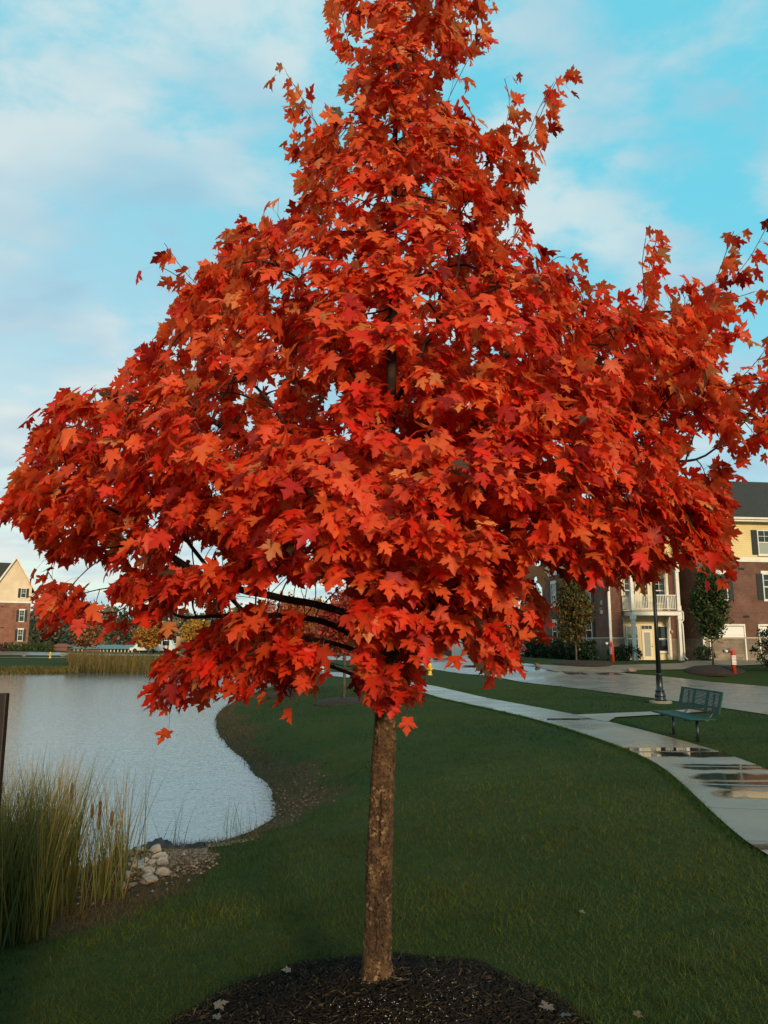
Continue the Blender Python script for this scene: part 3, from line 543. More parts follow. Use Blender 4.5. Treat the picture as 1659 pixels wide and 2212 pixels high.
def colonise(ATT, step=.06, kill=.085, infl=.7):
    nodes = []; par = []
    z = zs[4]+.02
    while z < zs[-1]: nodes.append(leadat(z)); par.append(len(nodes)-2); z += step*.8
    par[0] = -1; nlead = len(nodes); P = np.array(nodes); P = list(P)
    for lb in LIMBS:
        q = np.array([at(x_, y_, TY+d_) for x_, y_, d_ in lb]); base = int(np.argmin([np.linalg.norm(P[k_]-q[0]) for k_ in range(nlead)])); q = np.vstack([P[base][None], q[1:]])
        for _ in range(2): q = np.vstack([q[:1], np.stack([.75*q[:-1]+.25*q[1:], .25*q[:-1]+.75*q[1:]], 1).reshape(-1, 3), q[-1:]])
        dd = np.r_[0, np.cumsum(np.linalg.norm(np.diff(q, axis=0), axis=1))]; cur = base
        for s_ in np.arange(step, dd[-1], step): P.append(np.array([np.interp(s_, dd, q[:, k_]) for k_ in range(3)])+np.random.default_rng(int(s_*1000)).normal(0, .006, 3)); par.append(cur); cur = len(P)-1
    A = ATT.copy(); bestd = np.full(len(A), 1e9); besti = np.zeros(len(A), int)
    def upd(idx):
        nonlocal bestd, besti
        for i_ in idx:
            # limbs leave the leader below the attractors they serve (upswept habit)
            q = P[i_]; dd = np.linalg.norm(A-q, axis=1)
            if i_ < nlead: dd = dd+np.clip(q[2]-A[:, 2]+.12*np.hypot(A[:, 0]-q[0], A[:, 1]-q[1]), 0, None)*1.3
            k_ = dd < bestd; bestd[k_] = dd[k_]; besti[k_] = i_
    upd(range(len(P))); r = np.random.default_rng(2)
    for it in range(130):
        if len(A) == 0: break
        act = bestd < (infl if it > 12 else 2.4); new = []
        for i_ in np.unique(besti[act]):
            s = A[act & (besti == i_)]-P[i_]; s /= np.linalg.norm(s, axis=1)[:, None]+1e-9; v = s.mean(0); v = v/(np.linalg.norm(v)+1e-9)
            if par[i_] >= 0:
                pv = P[i_]-P[par[i_]]; pv = pv/(np.linalg.norm(pv)+1e-9)
                if i_ >= nlead: v = v*.75+pv*.45
            v = v+r.normal(0, .16, 3)+np.array([0, 0, .06]); v /= np.linalg.norm(v); P.append(P[i_]+v*step); par.append(int(i_)); new.append(len(P)-1)
        if not new: infl *= 1.4; 
        if not new and infl > 4: break
        upd(new); k_ = bestd > kill; A = A[k_]; bestd = bestd[k_]; besti = besti[k_]
    return np.array(P), np.array(par), nlead
ATT = attractors(3600, 21)
P, par, nlead = colonise(ATT)
P = list(P); par = list(par)
def nearest(q): return int(np.argmin(np.linalg.norm(np.array(P)-q, axis=1)))
def sprig(pts, dep, nsub=9):
    q = [at(x, y, TY+d_) for (x, y), d_ in zip(pts, dep)]; i_ = nearest(q[0]); path = [P[i_]]+q
    cur = i_; d_ = np.r_[0, np.cumsum(np.linalg.norm(np.diff(np.array(path), axis=0), axis=1))]; path = np.array(path); nn = max(3, int(d_[-1]/.06))
    for s in np.linspace(0, d_[-1], nn+1)[1:]:
        P.append(np.array([np.interp(s, d_, path[:, k_]) for k_ in range(3)])); par.append(cur); cur = len(P)-1; SPR.append(cur)
SPR = []
for pts in [[(705,300),(665,235),(640,190),(620,160)], [(700,280),(668,250),(650,225)], [(1080,330),(1095,260),(1105,215),(1090,170)], [(1120,400),(1140,290),(1165,230),(1195,180)], [(1150,300),(1180,215),(1205,170)],
            [(470,640),(415,610),(385,570),(355,525)], [(420,620),(380,590),(345,575)], [(1390,660),(1400,590),(1410,540),(1425,500)], [(1395,640),(1385,560),(1395,515)], [(1520,660),(1550,600),(1570,540),(1585,500)],
            [(1540,650),(1585,600),(1620,560),(1659,485)], [(1560,660),(1600,640),(1630,630)], [(760,120),(745,60),(735,20),(730,-30)], [(985,90),(1010,50),(1035,5),(1050,-40)], [(955,240),(985,180),(1010,130),(1040,80)], [(500,560),(480,520),(490,495)],
            [(1190,560),(1210,540),(1220,555)], [(640,1330),(560,1290),(480,1285)], [(620,480),(600,465)], [(1590,830),(1630,790),(1650,760)]]:
    dz = random.uniform(-.15, .3); sprig(pts, [dz]*len(pts))
P = np.array(P); par = np.array(par); nN = len(P)
kids = [[] for _ in range(nN)]
for i_, p_ in enumerate(par):
    if p_ >= 0: kids[p_].append(i_)
order = list(range(nN)); tips = np.zeros(nN); rad = np.zeros(nN)
for i_ in sorted(order, key=lambda q: -q):
    if not kids[i_]: tips[i_] = 1; rad[i_] = .0021
    else: tips[i_] = sum(tips[k_] for k_ in kids[i_]); rad[i_] = sum(rad[k_]**2.05 for k_ in kids[i_])**(1/2.05)
rad = np.minimum(rad, .027)
for i_ in range(nlead): rad[i_] = leadr(P[i_][2])
Ps = P.copy()
for _ in range(2):                                             # straighten the limbs a little
    for i_ in range(nlead, nN):
        if kids[i_] and par[i_] >= 0:
            b_ = max(kids[i_], key=lambda q: tips[q]); Ps[i_] = .5*Ps[i_]+.25*Ps[par[i_]]+.25*Ps[b_]
P = Ps
def limbs_mesh():
    mb = MB(); off = Vector(TREE)
    def chain(i_):
        ch = [i_]
        while kids[ch[-1]]: ch.append(max(kids[ch[-1]], key=lambda q: tips[q] if ch[-1] >= nlead else (1e6 if q < nlead else tips[q])))
        return ch
    seen = set(); stack = [0]
    while stack:
        s = stack.pop(); ch = chain(s)
        for c_ in ch:
            for k_ in kids[c_]:
                if k_ not in ch: stack.append(k_)
        full = ([par[s]] if par[s] >= 0 else [])+ch
        r0 = [rad[q] for q in full]; 
        if par[s] >= 0: r0[0] = min(rad[s]*1.25, rad[par[s]])
        if len(full) > 1: mb.tube([Vector(P[q])-off for q in full], r0, n=10 if s == 0 else (7 if rad[s] > .008 else 4), caps=False)
    return mb
limbmat = M('limb_bark', (.022, .014, .011), .8, .2, col2=(.045, .028, .018), nscale=25, bump=.5, bscale=80)
limbs_mesh().build('branches', limbmat, maple)
# leaves
HALF = [(0, 0), (.20, -.05), (.40, -.02), (.33, .09), (.40, .17), (.29, .22), (.44, .27), (.50, .38), (.64, .50), (.47, .48), (.42, .56), (.15, .42), (.17, .56), (.29, .68), (.15, .74), (.11, .84)]
OUTL = HALF+[(0, 1.0)]+[(-x, y) for x, y in HALF[:0:-1]]
def leaf_cloud(name, base, tdir, ndir, size, col, mat, parent, off, seed=3, midrib=True, pet=None):
    r = np.random.default_rng(seed); n = len(base); K = len(OUTL)
    tdir = tdir/np.linalg.norm(tdir, axis=1)[:, None]; ndir = ndir-tdir*np.sum(ndir*tdir, 1)[:, None]; ndir /= np.linalg.norm(ndir, axis=1)[:, None]+1e-9; s = np.cross(tdir, ndir)
    T = np.array(OUTL); X = T[:, 0][None]*r.uniform(.85, 1.12, (n, 1)); Y = np.repeat(T[:, 1][None], n, 0)*r.uniform(.92, 1.08, (n, 1)); X = X+r.normal(0, .012, X.shape); Y = Y+r.normal(0, .012, Y.shape)
    fold = r.uniform(-.1, .55, (n, 1)); curl = r.uniform(-.1, .55, (n, 1)); tw = r.normal(0, .18, (n, 1))
    Zl = fold*np.abs(X)-curl*(Y-.2)**2*.7-np.abs(X)**2*r.uniform(0, .8, (n, 1))+tw*X*Y
    X = np.concatenate([X, np.zeros((n, 2))], 1); Y = np.concatenate([Y, np.full((n, 1), .28), np.full((n, 1), .60)], 1); Zl = np.concatenate([Zl, -.03*np.ones((n, 1)), -curl*.112], 1)
    Vv = base[:, None]+(s[:, None]*X[..., None]+tdir[:, None]*Y[..., None]+ndir[:, None]*Zl[..., None])*size[:, None, None]-off
    c0 = K; c1 = K+1; fc = []
    m = len(HALF)       # index of tip
    for i_ in range(K):
        j_ = (i_+1) % K; c_ = c1 if 11 <= i_ < K-11 else c0
        fc.append((i_, j_, c_))
    fc += [(c0, 11, c1), (c1, K-11, c0)]
    fc = np.array(fc)
    Fc = (fc[None]+(np.arange(n)*(K+2))[:, None, None]).reshape(-1, 3)
    C = np.repeat(col[:, None], K+2, 1)*r.uniform(.93, 1.07, (n, K+2, 1)); C[:, K:] *= 1.12
    return nparr_mesh(name, Vv.reshape(-1, 3), Fc, mat, parent=parent, col=C.reshape(-1, 3))
def leaf_mat(name, trans=.33, rough=.42, spec=.35):
    return M(name, (.1, .1, .1), rough, spec, attr='col', trans=trans)
mapleleaf = leaf_mat('maple_leaf', .5, .5, .3)
def grow_leaves():
    r = np.random.default_rng(33); cand = [i_ for i_ in range(nlead, nN) if tips[i_] <= 3]; TARGET = 21000; per = TARGET/len(cand); B = []; T = []; Nn_ = []; PT = []; SP = []
    spr = set(SPR)
    for i_ in cand:
        k_ = r.poisson(per*(1.0 if i_ not in spr else .38)*(1.6 if not kids[i_] else 1)); p = P[i_]; c = leadat(min(p[2], zs[-1])); o_ = p-c; o_[2] *= .3; rr = np.linalg.norm(o_)+1e-6; o_ = o_/rr
        dv = p-P[par[i_]]; dv = dv/(np.linalg.norm(dv)+1e-9)
        for _ in range(k_):
            pd = o_*.5+dv*.6+r.normal(0, .6, 3)+np.array([0, 0, .15]); pd /= np.linalg.norm(pd); b = p+pd*r.uniform(.02, .115)+np.array([0, 0, -r.uniform(0, .02)])
            t = o_*r.uniform(.1, .9)+pd*.35+np.array([0, 0, -r.uniform(.35, 1.4)])+r.normal(0, .32, 3); t /= np.linalg.norm(t)
            nn = o_*.75+np.array([0, 0, .65])+r.normal(0, .4, 3); B.append(b); T.append(t); Nn_.append(nn); PT.append((p, b)); SP.append(i_ in spr)
    B = np.array(B); T = np.array(T); Nn_ = np.array(Nn_); SP = np.array(SP)
    q = B-np.array([0, 0, CAMH+.04]); zc = q[:, 1]*math.cos(PITCH)+q[:, 2]*math.sin(PITCH); yc = -q[:, 1]*math.sin(PITCH)+q[:, 2]*math.cos(PITCH); sx = 829.5+F*q[:, 0]/zc; sy = 1106-F*yc/zc
    ins = inside(sx, sy, SIL); hole = np.zeros(len(B), bool)
    for h_ in HOLES: hole |= inside(sx, sy, h_)
    u1 = r.uniform(0, 1, len(B)); keep = np.where(SP, True, np.where(ins, u1 > .0, u1 > .85)) & ~(hole & (u1 < .93)) & ~((sy < 330) & (u1 < .12) & ~SP)
    B, T, Nn_ = B[keep], T[keep], Nn_[keep]; PT = [PT[k_] for k_ in np.nonzero(keep)[0]]; n = len(B)
    hz = np.clip((B[:, 2]-1.6)/(zs[-1]-1.6), 0, 1); cl = mottle(B[:, 0]*5, B[:, 2]*5+B[:, 1]*3, 31)
    a = np.array([.70, .030, .010]); b = np.array([.80, .155, .035]); c = np.array([.34, .016, .009]); d_ = np.array([.80, .25, .07])
    u = np.clip(r.normal(.24+.55*hz+.16*cl, .30), 0, 1)[:, None]; col = a*(1-u)+b*u
    k1 = r.uniform(0, 1, n); m_ = k1 < .09; col[m_] = c*r.uniform(.6, 1.6, (m_.sum(), 1)); m_ = (k1 > .985-.10*hz); col[m_] = d_*r.uniform(.7, 1.1, (m_.sum(), 1)); m_ = (k1 > .40) & (k1 < .406); col[m_] = np.array([.10, .06, .03])
    col *= r.uniform(.84, 1.14, (n, 1)); col = np.minimum(col, .88)
    leaf_cloud('leaves', B, T, Nn_, r.uniform(.060, .108, n), col, mapleleaf, maple, TREE, 34)
    # petioles: thin tubes from twig to leaf (three-sided)
    PA = np.array([q[0] for q in PT]); PB = np.array([q[1] for q in PT]); mid = (PA+PB)/2+np.array([0, 0, .008]); e = np.array([.0011, 0, 0]); f_ = np.array([0, .0011, .0006])
    Vp = np.stack([PA-e, PA+e, PA+f_, mid-e, mid+e, mid+f_, PB-e*.7, PB+e*.7, PB+f_*.7], 1).reshape(-1, 3)-TREE; q = []
    for s in (0, 3): q += [(s, s+1, s+4, s+3), (s+1, s+2, s+5, s+4), (s+2, s, s+3, s+5)]
    Fq = (np.array(q)[None]+(np.arange(n)*9)[:, None, None]).reshape(-1, 4)
    nparr_mesh('leaf_stalks', Vp, Fq, M('leaf_stalk', (.28, .05, .03), .6), parent=maple)
    print('leaves', n, 'nodes', nN)
grow_leaves()
# ------------------------------------------------------------------ mulch mound
def mulch():
    n = 150; V = []; c0 = MC; 
    rr = np.linspace(0, 1.10, 48)
    def mz(x, y):
        q = np.hypot(x, y); base = .285*np.exp(-(q/.62)**2.1); return np.maximum(base*(1-sst(.92, 1.1, q)), -.02)
    A = np.linspace(0, 2*np.pi, n, endpoint=False); R_, AA = np.meshgrid(rr, A, indexing='ij'); X = (R_*np.cos(AA)).ravel(); Y = (R_*np.sin(AA)).ravel(); Z = mz(X, Y)+.012*mottle(X*16, Y*16, 40)+.006*mottle(X*40, Y*40, 41)
    edge = 1+.025*np.sin(7*AA.ravel())*(R_.ravel()/1.24)+.015*np.sin(13*AA.ravel()+1)*(R_.ravel()/1.24); X = X*edge; Y = Y*edge
    i_, j_ = np.meshgrid(np.arange(len(rr)-1), np.arange(n), indexing='ij'); a = (i_*n+j_).ravel(); b = (i_*n+(j_+1) % n).ravel()
    V = np.stack([X+c0[0], Y+c0[1], Z+H(X+c0[0], Y+c0[1])*1+.005], 1)
    mm = M('mulch', (.008, .006, .004), .95, .1, col2=(.022, .015, .009), nscale=60, bump=1., bscale=90)
    tag(nparr_mesh('mulch_bed', V, np.stack([a, b, b+n, a+n], 1), mm, smooth=True), kind='stuff')
    r = np.random.default_rng(42); N_ = 16000; q = 1.05*np.sqrt(r.uniform(0, 1, N_)); t = r.uniform(0, 6.28, N_); x = q*np.cos(t); y = q*np.sin(t); e = 1+.025*np.sin(7*t)*q/1.24+.015*np.sin(13*t+1)*q/1.24; z = mz(x, y)+.012*mottle(x*16, y*16, 40); x *= e; y *= e
    C = np.stack([x+c0[0], y+c0[1], z+H(x+c0[0], y+c0[1])+.010+r.uniform(0, .012, N_)], 1); az = r.uniform(0, 6.28, N_); el = r.normal(0, .3, N_); dv = np.stack([np.cos(az)*np.cos(el), np.sin(az)*np.cos(el), np.sin(el)], 1); sv = np.stack([-np.sin(az), np.cos(az), r.normal(0, .3, N_)], 1); up = np.cross(dv, sv)
    ln = r.uniform(.008, .038, N_)[:, None]; wd = r.uniform(.0015, .0055, N_)[:, None]; th = .0012
    Vc = np.stack([C-dv*ln-sv*wd-up*th, C+dv*ln-sv*wd*.6-up*th, C+dv*ln+sv*wd*.5-up*th, C-dv*ln+sv*wd-up*th, C-dv*ln*.9-sv*wd*.6+up*th, C+dv*ln-sv*wd*.4+up*th, C+dv*ln*.8+sv*wd*.5+up*th, C-dv*ln+sv*wd*.8+up*th], 1).reshape(-1, 3)
    fq = np.array([(0,3,2,1),(4,5,6,7),(0,1,5,4),(1,2,6,5),(2,3,7,6),(3,0,4,7)]); Fq = (fq[None]+(np.arange(N_)*8)[:, None, None]).reshape(-1, 4)
    g = np.where(r.uniform(0, 1, (N_, 1)) < .13, np.array([[.06, .04, .02]]), np.array([[.013, .009, .006]]))*r.uniform(.5, 1.7, (N_, 1))
    tag(nparr_mesh('mulch_chips', Vc, Fq, M('mulch_chip', (1, 1, 1), .9, .12, attr='col'), col=np.repeat(g, 8, 0)), kind='stuff')
    N_ = 110; cxy = onz(790, 2200, .22)[:2]; x = cxy[0]+r.normal(.12, .16, N_); y = cxy[1]+r.normal(-.02, .07, N_); x[:26] = onz(960, 2100, .28)[0]+r.normal(0, .08, 26); y[:26] = onz(960, 2130, .28)[1]+r.normal(0, .1, 26)
    V, Fc = rocks_mesh(np.stack([x, y, mz(x-c0[0], y-c0[1])+.026], 1), r.uniform(.0022, .0042, N_), 43)
    tag(nparr_mesh('fertiliser_granules', V, Fc, M('granule', (.38, .34, .28), .6)), kind='stuff')
    return mz
MZ = mulch()
# fallen leaves
def fallen(px, py, label, size, rot, col):
    p = onz(px, py, .02); q = np.hypot(p[0]-MC[0], p[1]-MC[1]); z = .05
    for _ in range(12):
        p = onz(px, py, z); dz = float(MZ(np.array(p[0]-MC[0]), np.array(p[1]-MC[1]))); z = max(dz, 0)+.035
    t = np.array([[math.cos(rot), math.sin(rot), .18]]); nrm = np.array([[0.1, -.15, 1.]])
    o = leaf_cloud('fallen_leaf', np.zeros((1, 3)), t, nrm, np.array([size*.9]), np.array([col])*.6, FL, None, np.zeros(3), seed=int(px)); o.location = p-t[0]*size*.4
    tag(o, label, 'leaf', 'fallen leaves on and beside the mulch')
FL = leaf_mat('fallen_leaf', .1)
for a_ in [(478,2166,'pale tan fallen leaf on the mulch, left part, larger of two close together',.085,.4,(.20,.15,.09)), (466,2196,'small grey fallen leaf just below the larger tan leaf on the mulch',.055,2.6,(.13,.12,.09)), (618,2097,'pale curled fallen leaf at the upper left rim of the mulch',.06,3.3,(.22,.18,.13)),
           (1180,2172,'pinkish brown fallen leaf in the grass at the right rim of the mulch',.085,1.9,(.22,.13,.08)), (1222,2193,'grey green fallen leaf low at the right rim of the mulch',.065,-.8,(.08,.09,.06)), (1378,2188,'brown fallen leaf in the grass near the bottom right corner',.06,.9,(.20,.12,.05)), (1258,1967,'small yellowish fallen leaf lying alone on the lawn right of the trunk',.055,1.2,(.20,.15,.06))]: fallen(*a_)
# ------------------------------------------------------------------ reeds, cattails, rocks at the near shore
reedmat = M('reed_blade', (.1, .1, .1), .5, .3, attr='col', trans=.2)
def reeds(name, X, Y, hmin, hmax, seed, wid=.013, lean=.11, warm=.5, kind='stuff', bend=.22, tone=1.):
    r = np.random.default_rng(seed); n = len(X); Pz = np.stack([X, Y, H(X, Y)-.02], 1); ln = r.uniform(hmin, hmax, n)
    c1 = np.array([.034, .060, .009]); c2 = np.array([.40, .23, .05]); u = np.clip(r.normal(warm, .38, n), 0, 1)[:, None]; base = (c1*(1-u*.35)+c2*u*.28)*r.uniform(.4, 1.2, (n, 1)); tip = (c1*(1-u)*1.8+c2*u*1.1)*r.uniform(.5, 1.3, (n, 1)); base = base*tone*.9; tip = tip*tone*.95
    return blades(name, Pz, ln, wid*r.uniform(.5, 1.3, n), base, lean=lean, mat=reedmat, segs=6, bend=bend, tipcol=tip, seed=seed+1, kind=kind)
r = np.random.default_rng(50)
def quad_pts(n, pts, seed):
    r = np.random.default_rng(seed); q = np.array([onz(x, y, z)[:2] for x, y, z in pts]); u = r.uniform(0, 1, (n, 1)); v = r.uniform(0, 1, (n, 1)); p = (q[0]*(1-u)+q[1]*u)*(1-v)+(q[3]*(1-u)+q[2]*u)*v; return p[:, 0], p[:, 1]
Xr, Yr = quad_pts(3000, [(-260,2190,-.42),(90,2110,-.45),(170,1915,-.68),(-260,1950,-.68)], 51); reeds('reeds', Xr, Yr, .85, 1.55, 52, wid=.014, warm=.55, lean=.10, bend=.24)
Xr, Yr = quad_pts(260, [(120,2050,-.5),(270,1990,-.5),(275,1880,-.68),(150,1910,-.68)], 53); reeds('reeds', Xr, Yr, .5, 1.35, 54, wid=.010, warm=.55)
Xr, Yr = quad_pts(30, [(225,1960,-.55),(310,1950,-.55),(310,1880,-.62),(235,1890,-.62)], 63); reeds('reeds', Xr, Yr, .9, 1.25, 64, wid=.012, warm=.75, lean=.05, bend=.08)
Xr, Yr = quad_pts(34, [(465,1812,WZ),(560,1800,WZ),(545,1775,WZ),(480,1785,WZ)], 55); reeds('reeds', Xr, Yr, .25, .75, 56, wid=.008, warm=.1, lean=.16)
Xr, Yr = quad_pts(16, [(330,1850,WZ),(440,1835,WZ),(430,1822,WZ),(330,1830,WZ)], 57); reeds('reeds', Xr, Yr, .4, .9, 58, wid=.009, warm=.2, lean=.7)
# far reed bed along the other shore
Xr, Yr = quad_pts(9000, [(150,1454.5,WZ),(470,1458,WZ),(470,1450,WZ+.1),(140,1446,WZ+.1)], 59); reeds('reeds', Xr, Yr, .7, 1.5, 60, wid=.045, lean=.08, warm=.8, tone=.62)
Xr, Yr = quad_pts(3500, [(-40,1458,WZ),(170,1455,WZ),(170,1451,WZ+.1),(-40,1452,WZ+.1)], 61); reeds('reeds', Xr, Yr, .15, .45, 62, wid=.06, lean=.3, warm=.7, tone=.6)
stemm = M('cattail_stem', (.09, .10, .03), .6); headm = M('cattail_head', (.13, .055, .022), .95, col2=(.08, .035, .015), nscale=60, bump=.6, bscale=200)
def cattail(px, py, hh, label, Y):
    top = at(px, py, Y); g = Hs(top[0]+.02, Y); h = top[2]-g
    t = thing('cattail', (top[0], Y, g), label=label, cat='cattail', group='cattails standing among the near reeds')
    lx = random.uniform(-.04, .04)
    MB().tube([(lx, 0, 0), (lx*.5, 0, h*.5), (0, 0, h+.12)], [.005, .004, .002], 6).build('stem', stemm, t)
    MB().tube([(0, 0, h-hh/2-.004), (0, 0, h-hh/2+.012), (0, 0, h), (0, 0, h+hh/2-.012), (0, 0, h+hh/2+.004)], [.004, .0135, .0145, .0135, .004], 10).build('seed_head', headm, t)
for q in [(283,3117,.15,'tall rusty cattail head highest among the reeds'), (363,3193,.12,'dark brown cattail head left of a close pair at the reed edge'), (394,3185,.13,'dark brown cattail head right of a close pair at the reed edge'), (440,3222,.12,'short brown cattail head nearest the open water'), (390,3240,.11,'low cattail head just beneath the close pair'), (155,3240,.16,'large dark cattail head deep in the middle of the reeds'), (34,3290,.12,'brown cattail head low beside the dark sign')]:
    cattail(q[0]*.5486, q[1]*.5486, q[2], q[3], random.uniform(7.0, 7.7) if q[0] > 200 else 6.9)
def rock(name, p, s, seed, mat, label, cat='rock', group=None, flat=.75, sub=2):
    import bmesh
    bm = bmesh.new(); bmesh.ops.create_icosphere(bm, subdivisions=sub, radius=1); r = random.Random(seed); sx, sy, sz = r.uniform(.8, 1.25), r.uniform(.7, 1.05), r.uniform(.6, .95)*flat
    planes = [Vector((r.gauss(0, 1), r.gauss(0, 1), r.gauss(0, 1))).normalized() for _ in range(13)]
    for v in bm.verts:
        c = v.co.copy()
        for pl in planes:
            d_ = c.dot(pl)-.52
            if d_ > 0: c -= pl*d_*.95
        c *= 1+.08*mnoise.noise(c*2+Vector((seed, 0, 0))); v.co = Vector((c.x*sx*s, c.y*sy*s, c.z*sz*s))
    me = bpy.data.meshes.new(name); bm.to_mesh(me); bm.free(); me.materials.append(mat); o = bpy.data.objects.new(name, me); COL.objects.link(o)
    o.location = p; o.rotation_euler = (0, 0, r.uniform(0, 6)); tag(o, label, cat, group); return o
rk = [M('pale_rock', (.32, .27, .215), .8, .3, col2=(.20, .165, .13), nscale=8, bump=.5, bscale=30), M('grey_rock', (.17, .15, .125), .8, .3, col2=(.25, .215, .175), nscale=6, bump=.5, bscale=30), M('brown_rock', (.12, .085, .06), .85, .3, col2=(.18, .13, .09), nscale=6, bump=.5, bscale=30)]
# surveyed from the photograph: x, y, size in zoom pixels of the region [0,2650,1200,3550] (scale 1.3825)
RK = [(845,968,38,0,'large pale angular rock at the back of the pile by the black liner'), (868,1003,30,0,'flat pale rock beneath the angular one, near the black liner'), (790,1030,30,0,'smooth pale rounded rock in the middle row of the pile'), (832,1035,26,0,'egg shaped grey rock in the middle row of the pile'),
      (882,1045,32,0,'pale boulder at the right end of the middle row'), (752,1052,34,1,'cracked tan rock behind the dry reed stems'), (664,1075,24,0,'small white rock at the left of the pile'), (700,1050,20,1,None), (808,1080,30,1,'broad tan rock in the lower middle of the pile'), (875,1098,40,0,'largest pale rock at the lower right of the pile'),
      (806,1110,26,1,None), (820,1132,34,1,'pale rock at the bottom edge of the pile'), (650,1025,42,2,'dark broad rock at the upper left of the pile'), (700,995,36,2,'brown rock at the back left by the liner'), (640,1110,30,2,None), (700,1105,26,1,None), (660,1165,30,2,None), (720,1160,22,2,None), (770,1060,20,1,None), (905,1010,18,0,None), (560,1060,34,2,None), (590,1110,28,2,None), (760,975,26,1,None), (1000,995,14,0,None), (730,1020,22,2,None), (780,1145,20,2,None), (620,1060,26,2,None)]
for i_, (zx, zy, s, mi, lb) in enumerate(RK):
    px = zx/1.3825*.5486; py = (2650+(zy+s*.35)/1.3825)*.5486; p = hit(px, py); d_ = np.hypot(p[0], p[1]); sz = s/1.3825*.5486/F*d_*1.03*1.0
    rock('rock', (p[0], p[1], p[2]+sz*.5), sz*1.35, 100+i_, rk[mi], lb or 'small rock packed between the bigger ones in the shore pile', group='rocks piled at the near shore')
# black liner fabric at the water's edge
def liner():
    mb = MB(); Pp = [hit(x, y) for x, y in [(190,1898),(245,1858),(300,1838),(345,1833),(400,1838),(440,1834)]]; n = 60; Q = resample(np.array(Pp)[:, :2], n); V = []; fc = []
    for i_ in range(n):
        x, y = Q[i_]; h = .05+.015*math.sin(i_*.35)+.006*math.sin(i_*1.3)+.05*math.exp(-((i_-40)/8)**2); z0 = Hs(x, y)-.05
        for k_, (oy, oz) in enumerate([(-.05, 0), (-.02, h*.7), (.02+.02*math.sin(i_), h+.05), (.09, h*.8), (.16, 0)]): V.append((x, y+oy, z0+oz+.01*math.sin(i_*2.3+k_)))
    for i_ in range(n-1):
        for k_ in range(4): a = i_*5+k_; fc.append((a, a+5, a+6, a+1))
    mb.poly(V, fc, True); o = mb.build('pond_liner', M('black_fabric', (.012, .012, .013), .6, .4, bump=.5, bscale=15)); tag(o, 'crumpled black liner fabric lying along the water edge behind the rocks', 'liner')
liner()
# ------------------------------------------------------------------ sign at the left edge
darkm = M('dark_sign_panel', (.012, .010, .008), .5, .3, col2=(.03, .017, .012), nscale=4); borderm = M('sign_border', (.16, .15, .12), .5)
def sign():
    Y = 3.0; tr = at(18, 1497, Y); x1 = tr[0]; z1 = tr[2]; g = Hs(x1-.4, Y); t = thing('notice_sign', (x1-.45, Y, g), label='dark notice board with thin pale border line cut off at the left edge', cat='sign')
    h = z1-g; wd = .45; zb = .12; 
    MB().box(-wd, wd, -.015, .015, zb, h).build('panel', darkm, t, bevel=.004)
    b = MB(); i_ = .033; e = .005
    for x in (-wd+i_, wd-i_): b.box(x-e, x+e, -.018, -.0152, zb+i_, h-i_)
    b.box(-wd+i_+e, wd-i_-e, -.018, -.0152, h-i_-2*e, h-i_); b.box(-wd+i_+e, wd-i_-e, -.018, -.0152, zb+i_, zb+i_+2*e)
    b.build('border_line', borderm, t)
    for x in (-wd+.1, wd-.1): MB().box(x-.03, x+.03, .017, .077, -.3, h-.03).build('post', darkm, t)
sign()
# ------------------------------------------------------------------ bench
greenm = M('green_coated_steel', (.002, .040, .028), .55, .2, col2=(.004, .052, .036), nscale=15); bpostm = M('dark_post', (.010, .014, .012), .4, .5)
def bench():
    a = hit(1465, 1587); b = hit(1519, 1603); c = (a+b)/2; ang = math.atan2(a[1]-b[1], a[0]-b[0])      # long axis
    t = thing('park_bench', (c[0], c[1], c[2]), ang-math.pi/2, label='dark green slatted metal park bench facing the sidewalk', cat='bench')
    # local: +y along the bench (away), -x is the seat front
    L_ = .92; seat = MB()
    x0, x1 = -.36, .1
    for k_ in range(13): x = x0+(x1-x0)*k_/12; seat.box(x-.016, x+.016, -L_, L_, .445+.0*k_, .458)
    for y in (-L_, -.32, .28, L_): seat.box(x0-.02, x1+.02, y-.035, y+.035, .438, .4565)
    seat.box(x0-.035, x0-.012, -L_, L_, .425, .46); seat.build('seat', greenm, t, bevel=.003)
    bk = MB(); R_ = Matrix.Rotation(math.radians(14), 4, 'Y'); T_ = Matrix.Translation((.19, 0, .55)); rot = T_ @ R_
    for k_ in range(14): z = .02+k_*.027; bk.box(-.007, .007, -L_, L_, z, z+.019, rot)
    for y in (-L_+.05, -.32, .28, L_-.05): bk.box(-.009, .009, y-.05, y+.05, 0.0, .39, rot)
    for z in (-.012, .385): bk.box(-.014, .014, -L_, L_, z, z+.028, rot)
    for y in (-L_, L_-.0): bk.box(-.014, .014, y-.014, y+.014, -.012, .413, rot)
    bk.build('backrest', greenm, t, bevel=.003)
    for y in (-.55, .6):
        MB().tube([(x0+.03, y, .425), (.06, y, .42), (.17, y, .44), (.235, y, .52), (.265, y, .66), (.30, y, .88)], .02, 8).build('arm_support', bpostm, t)
        MB().box(x0+.02, .14, y-.03, y+.03, .385, .424).build('seat_rail', bpostm, t)
        MB().tube([(-.08, y, -.05), (-.08, y, .39)], .03, 12).build('leg', bpostm, t)
bench()
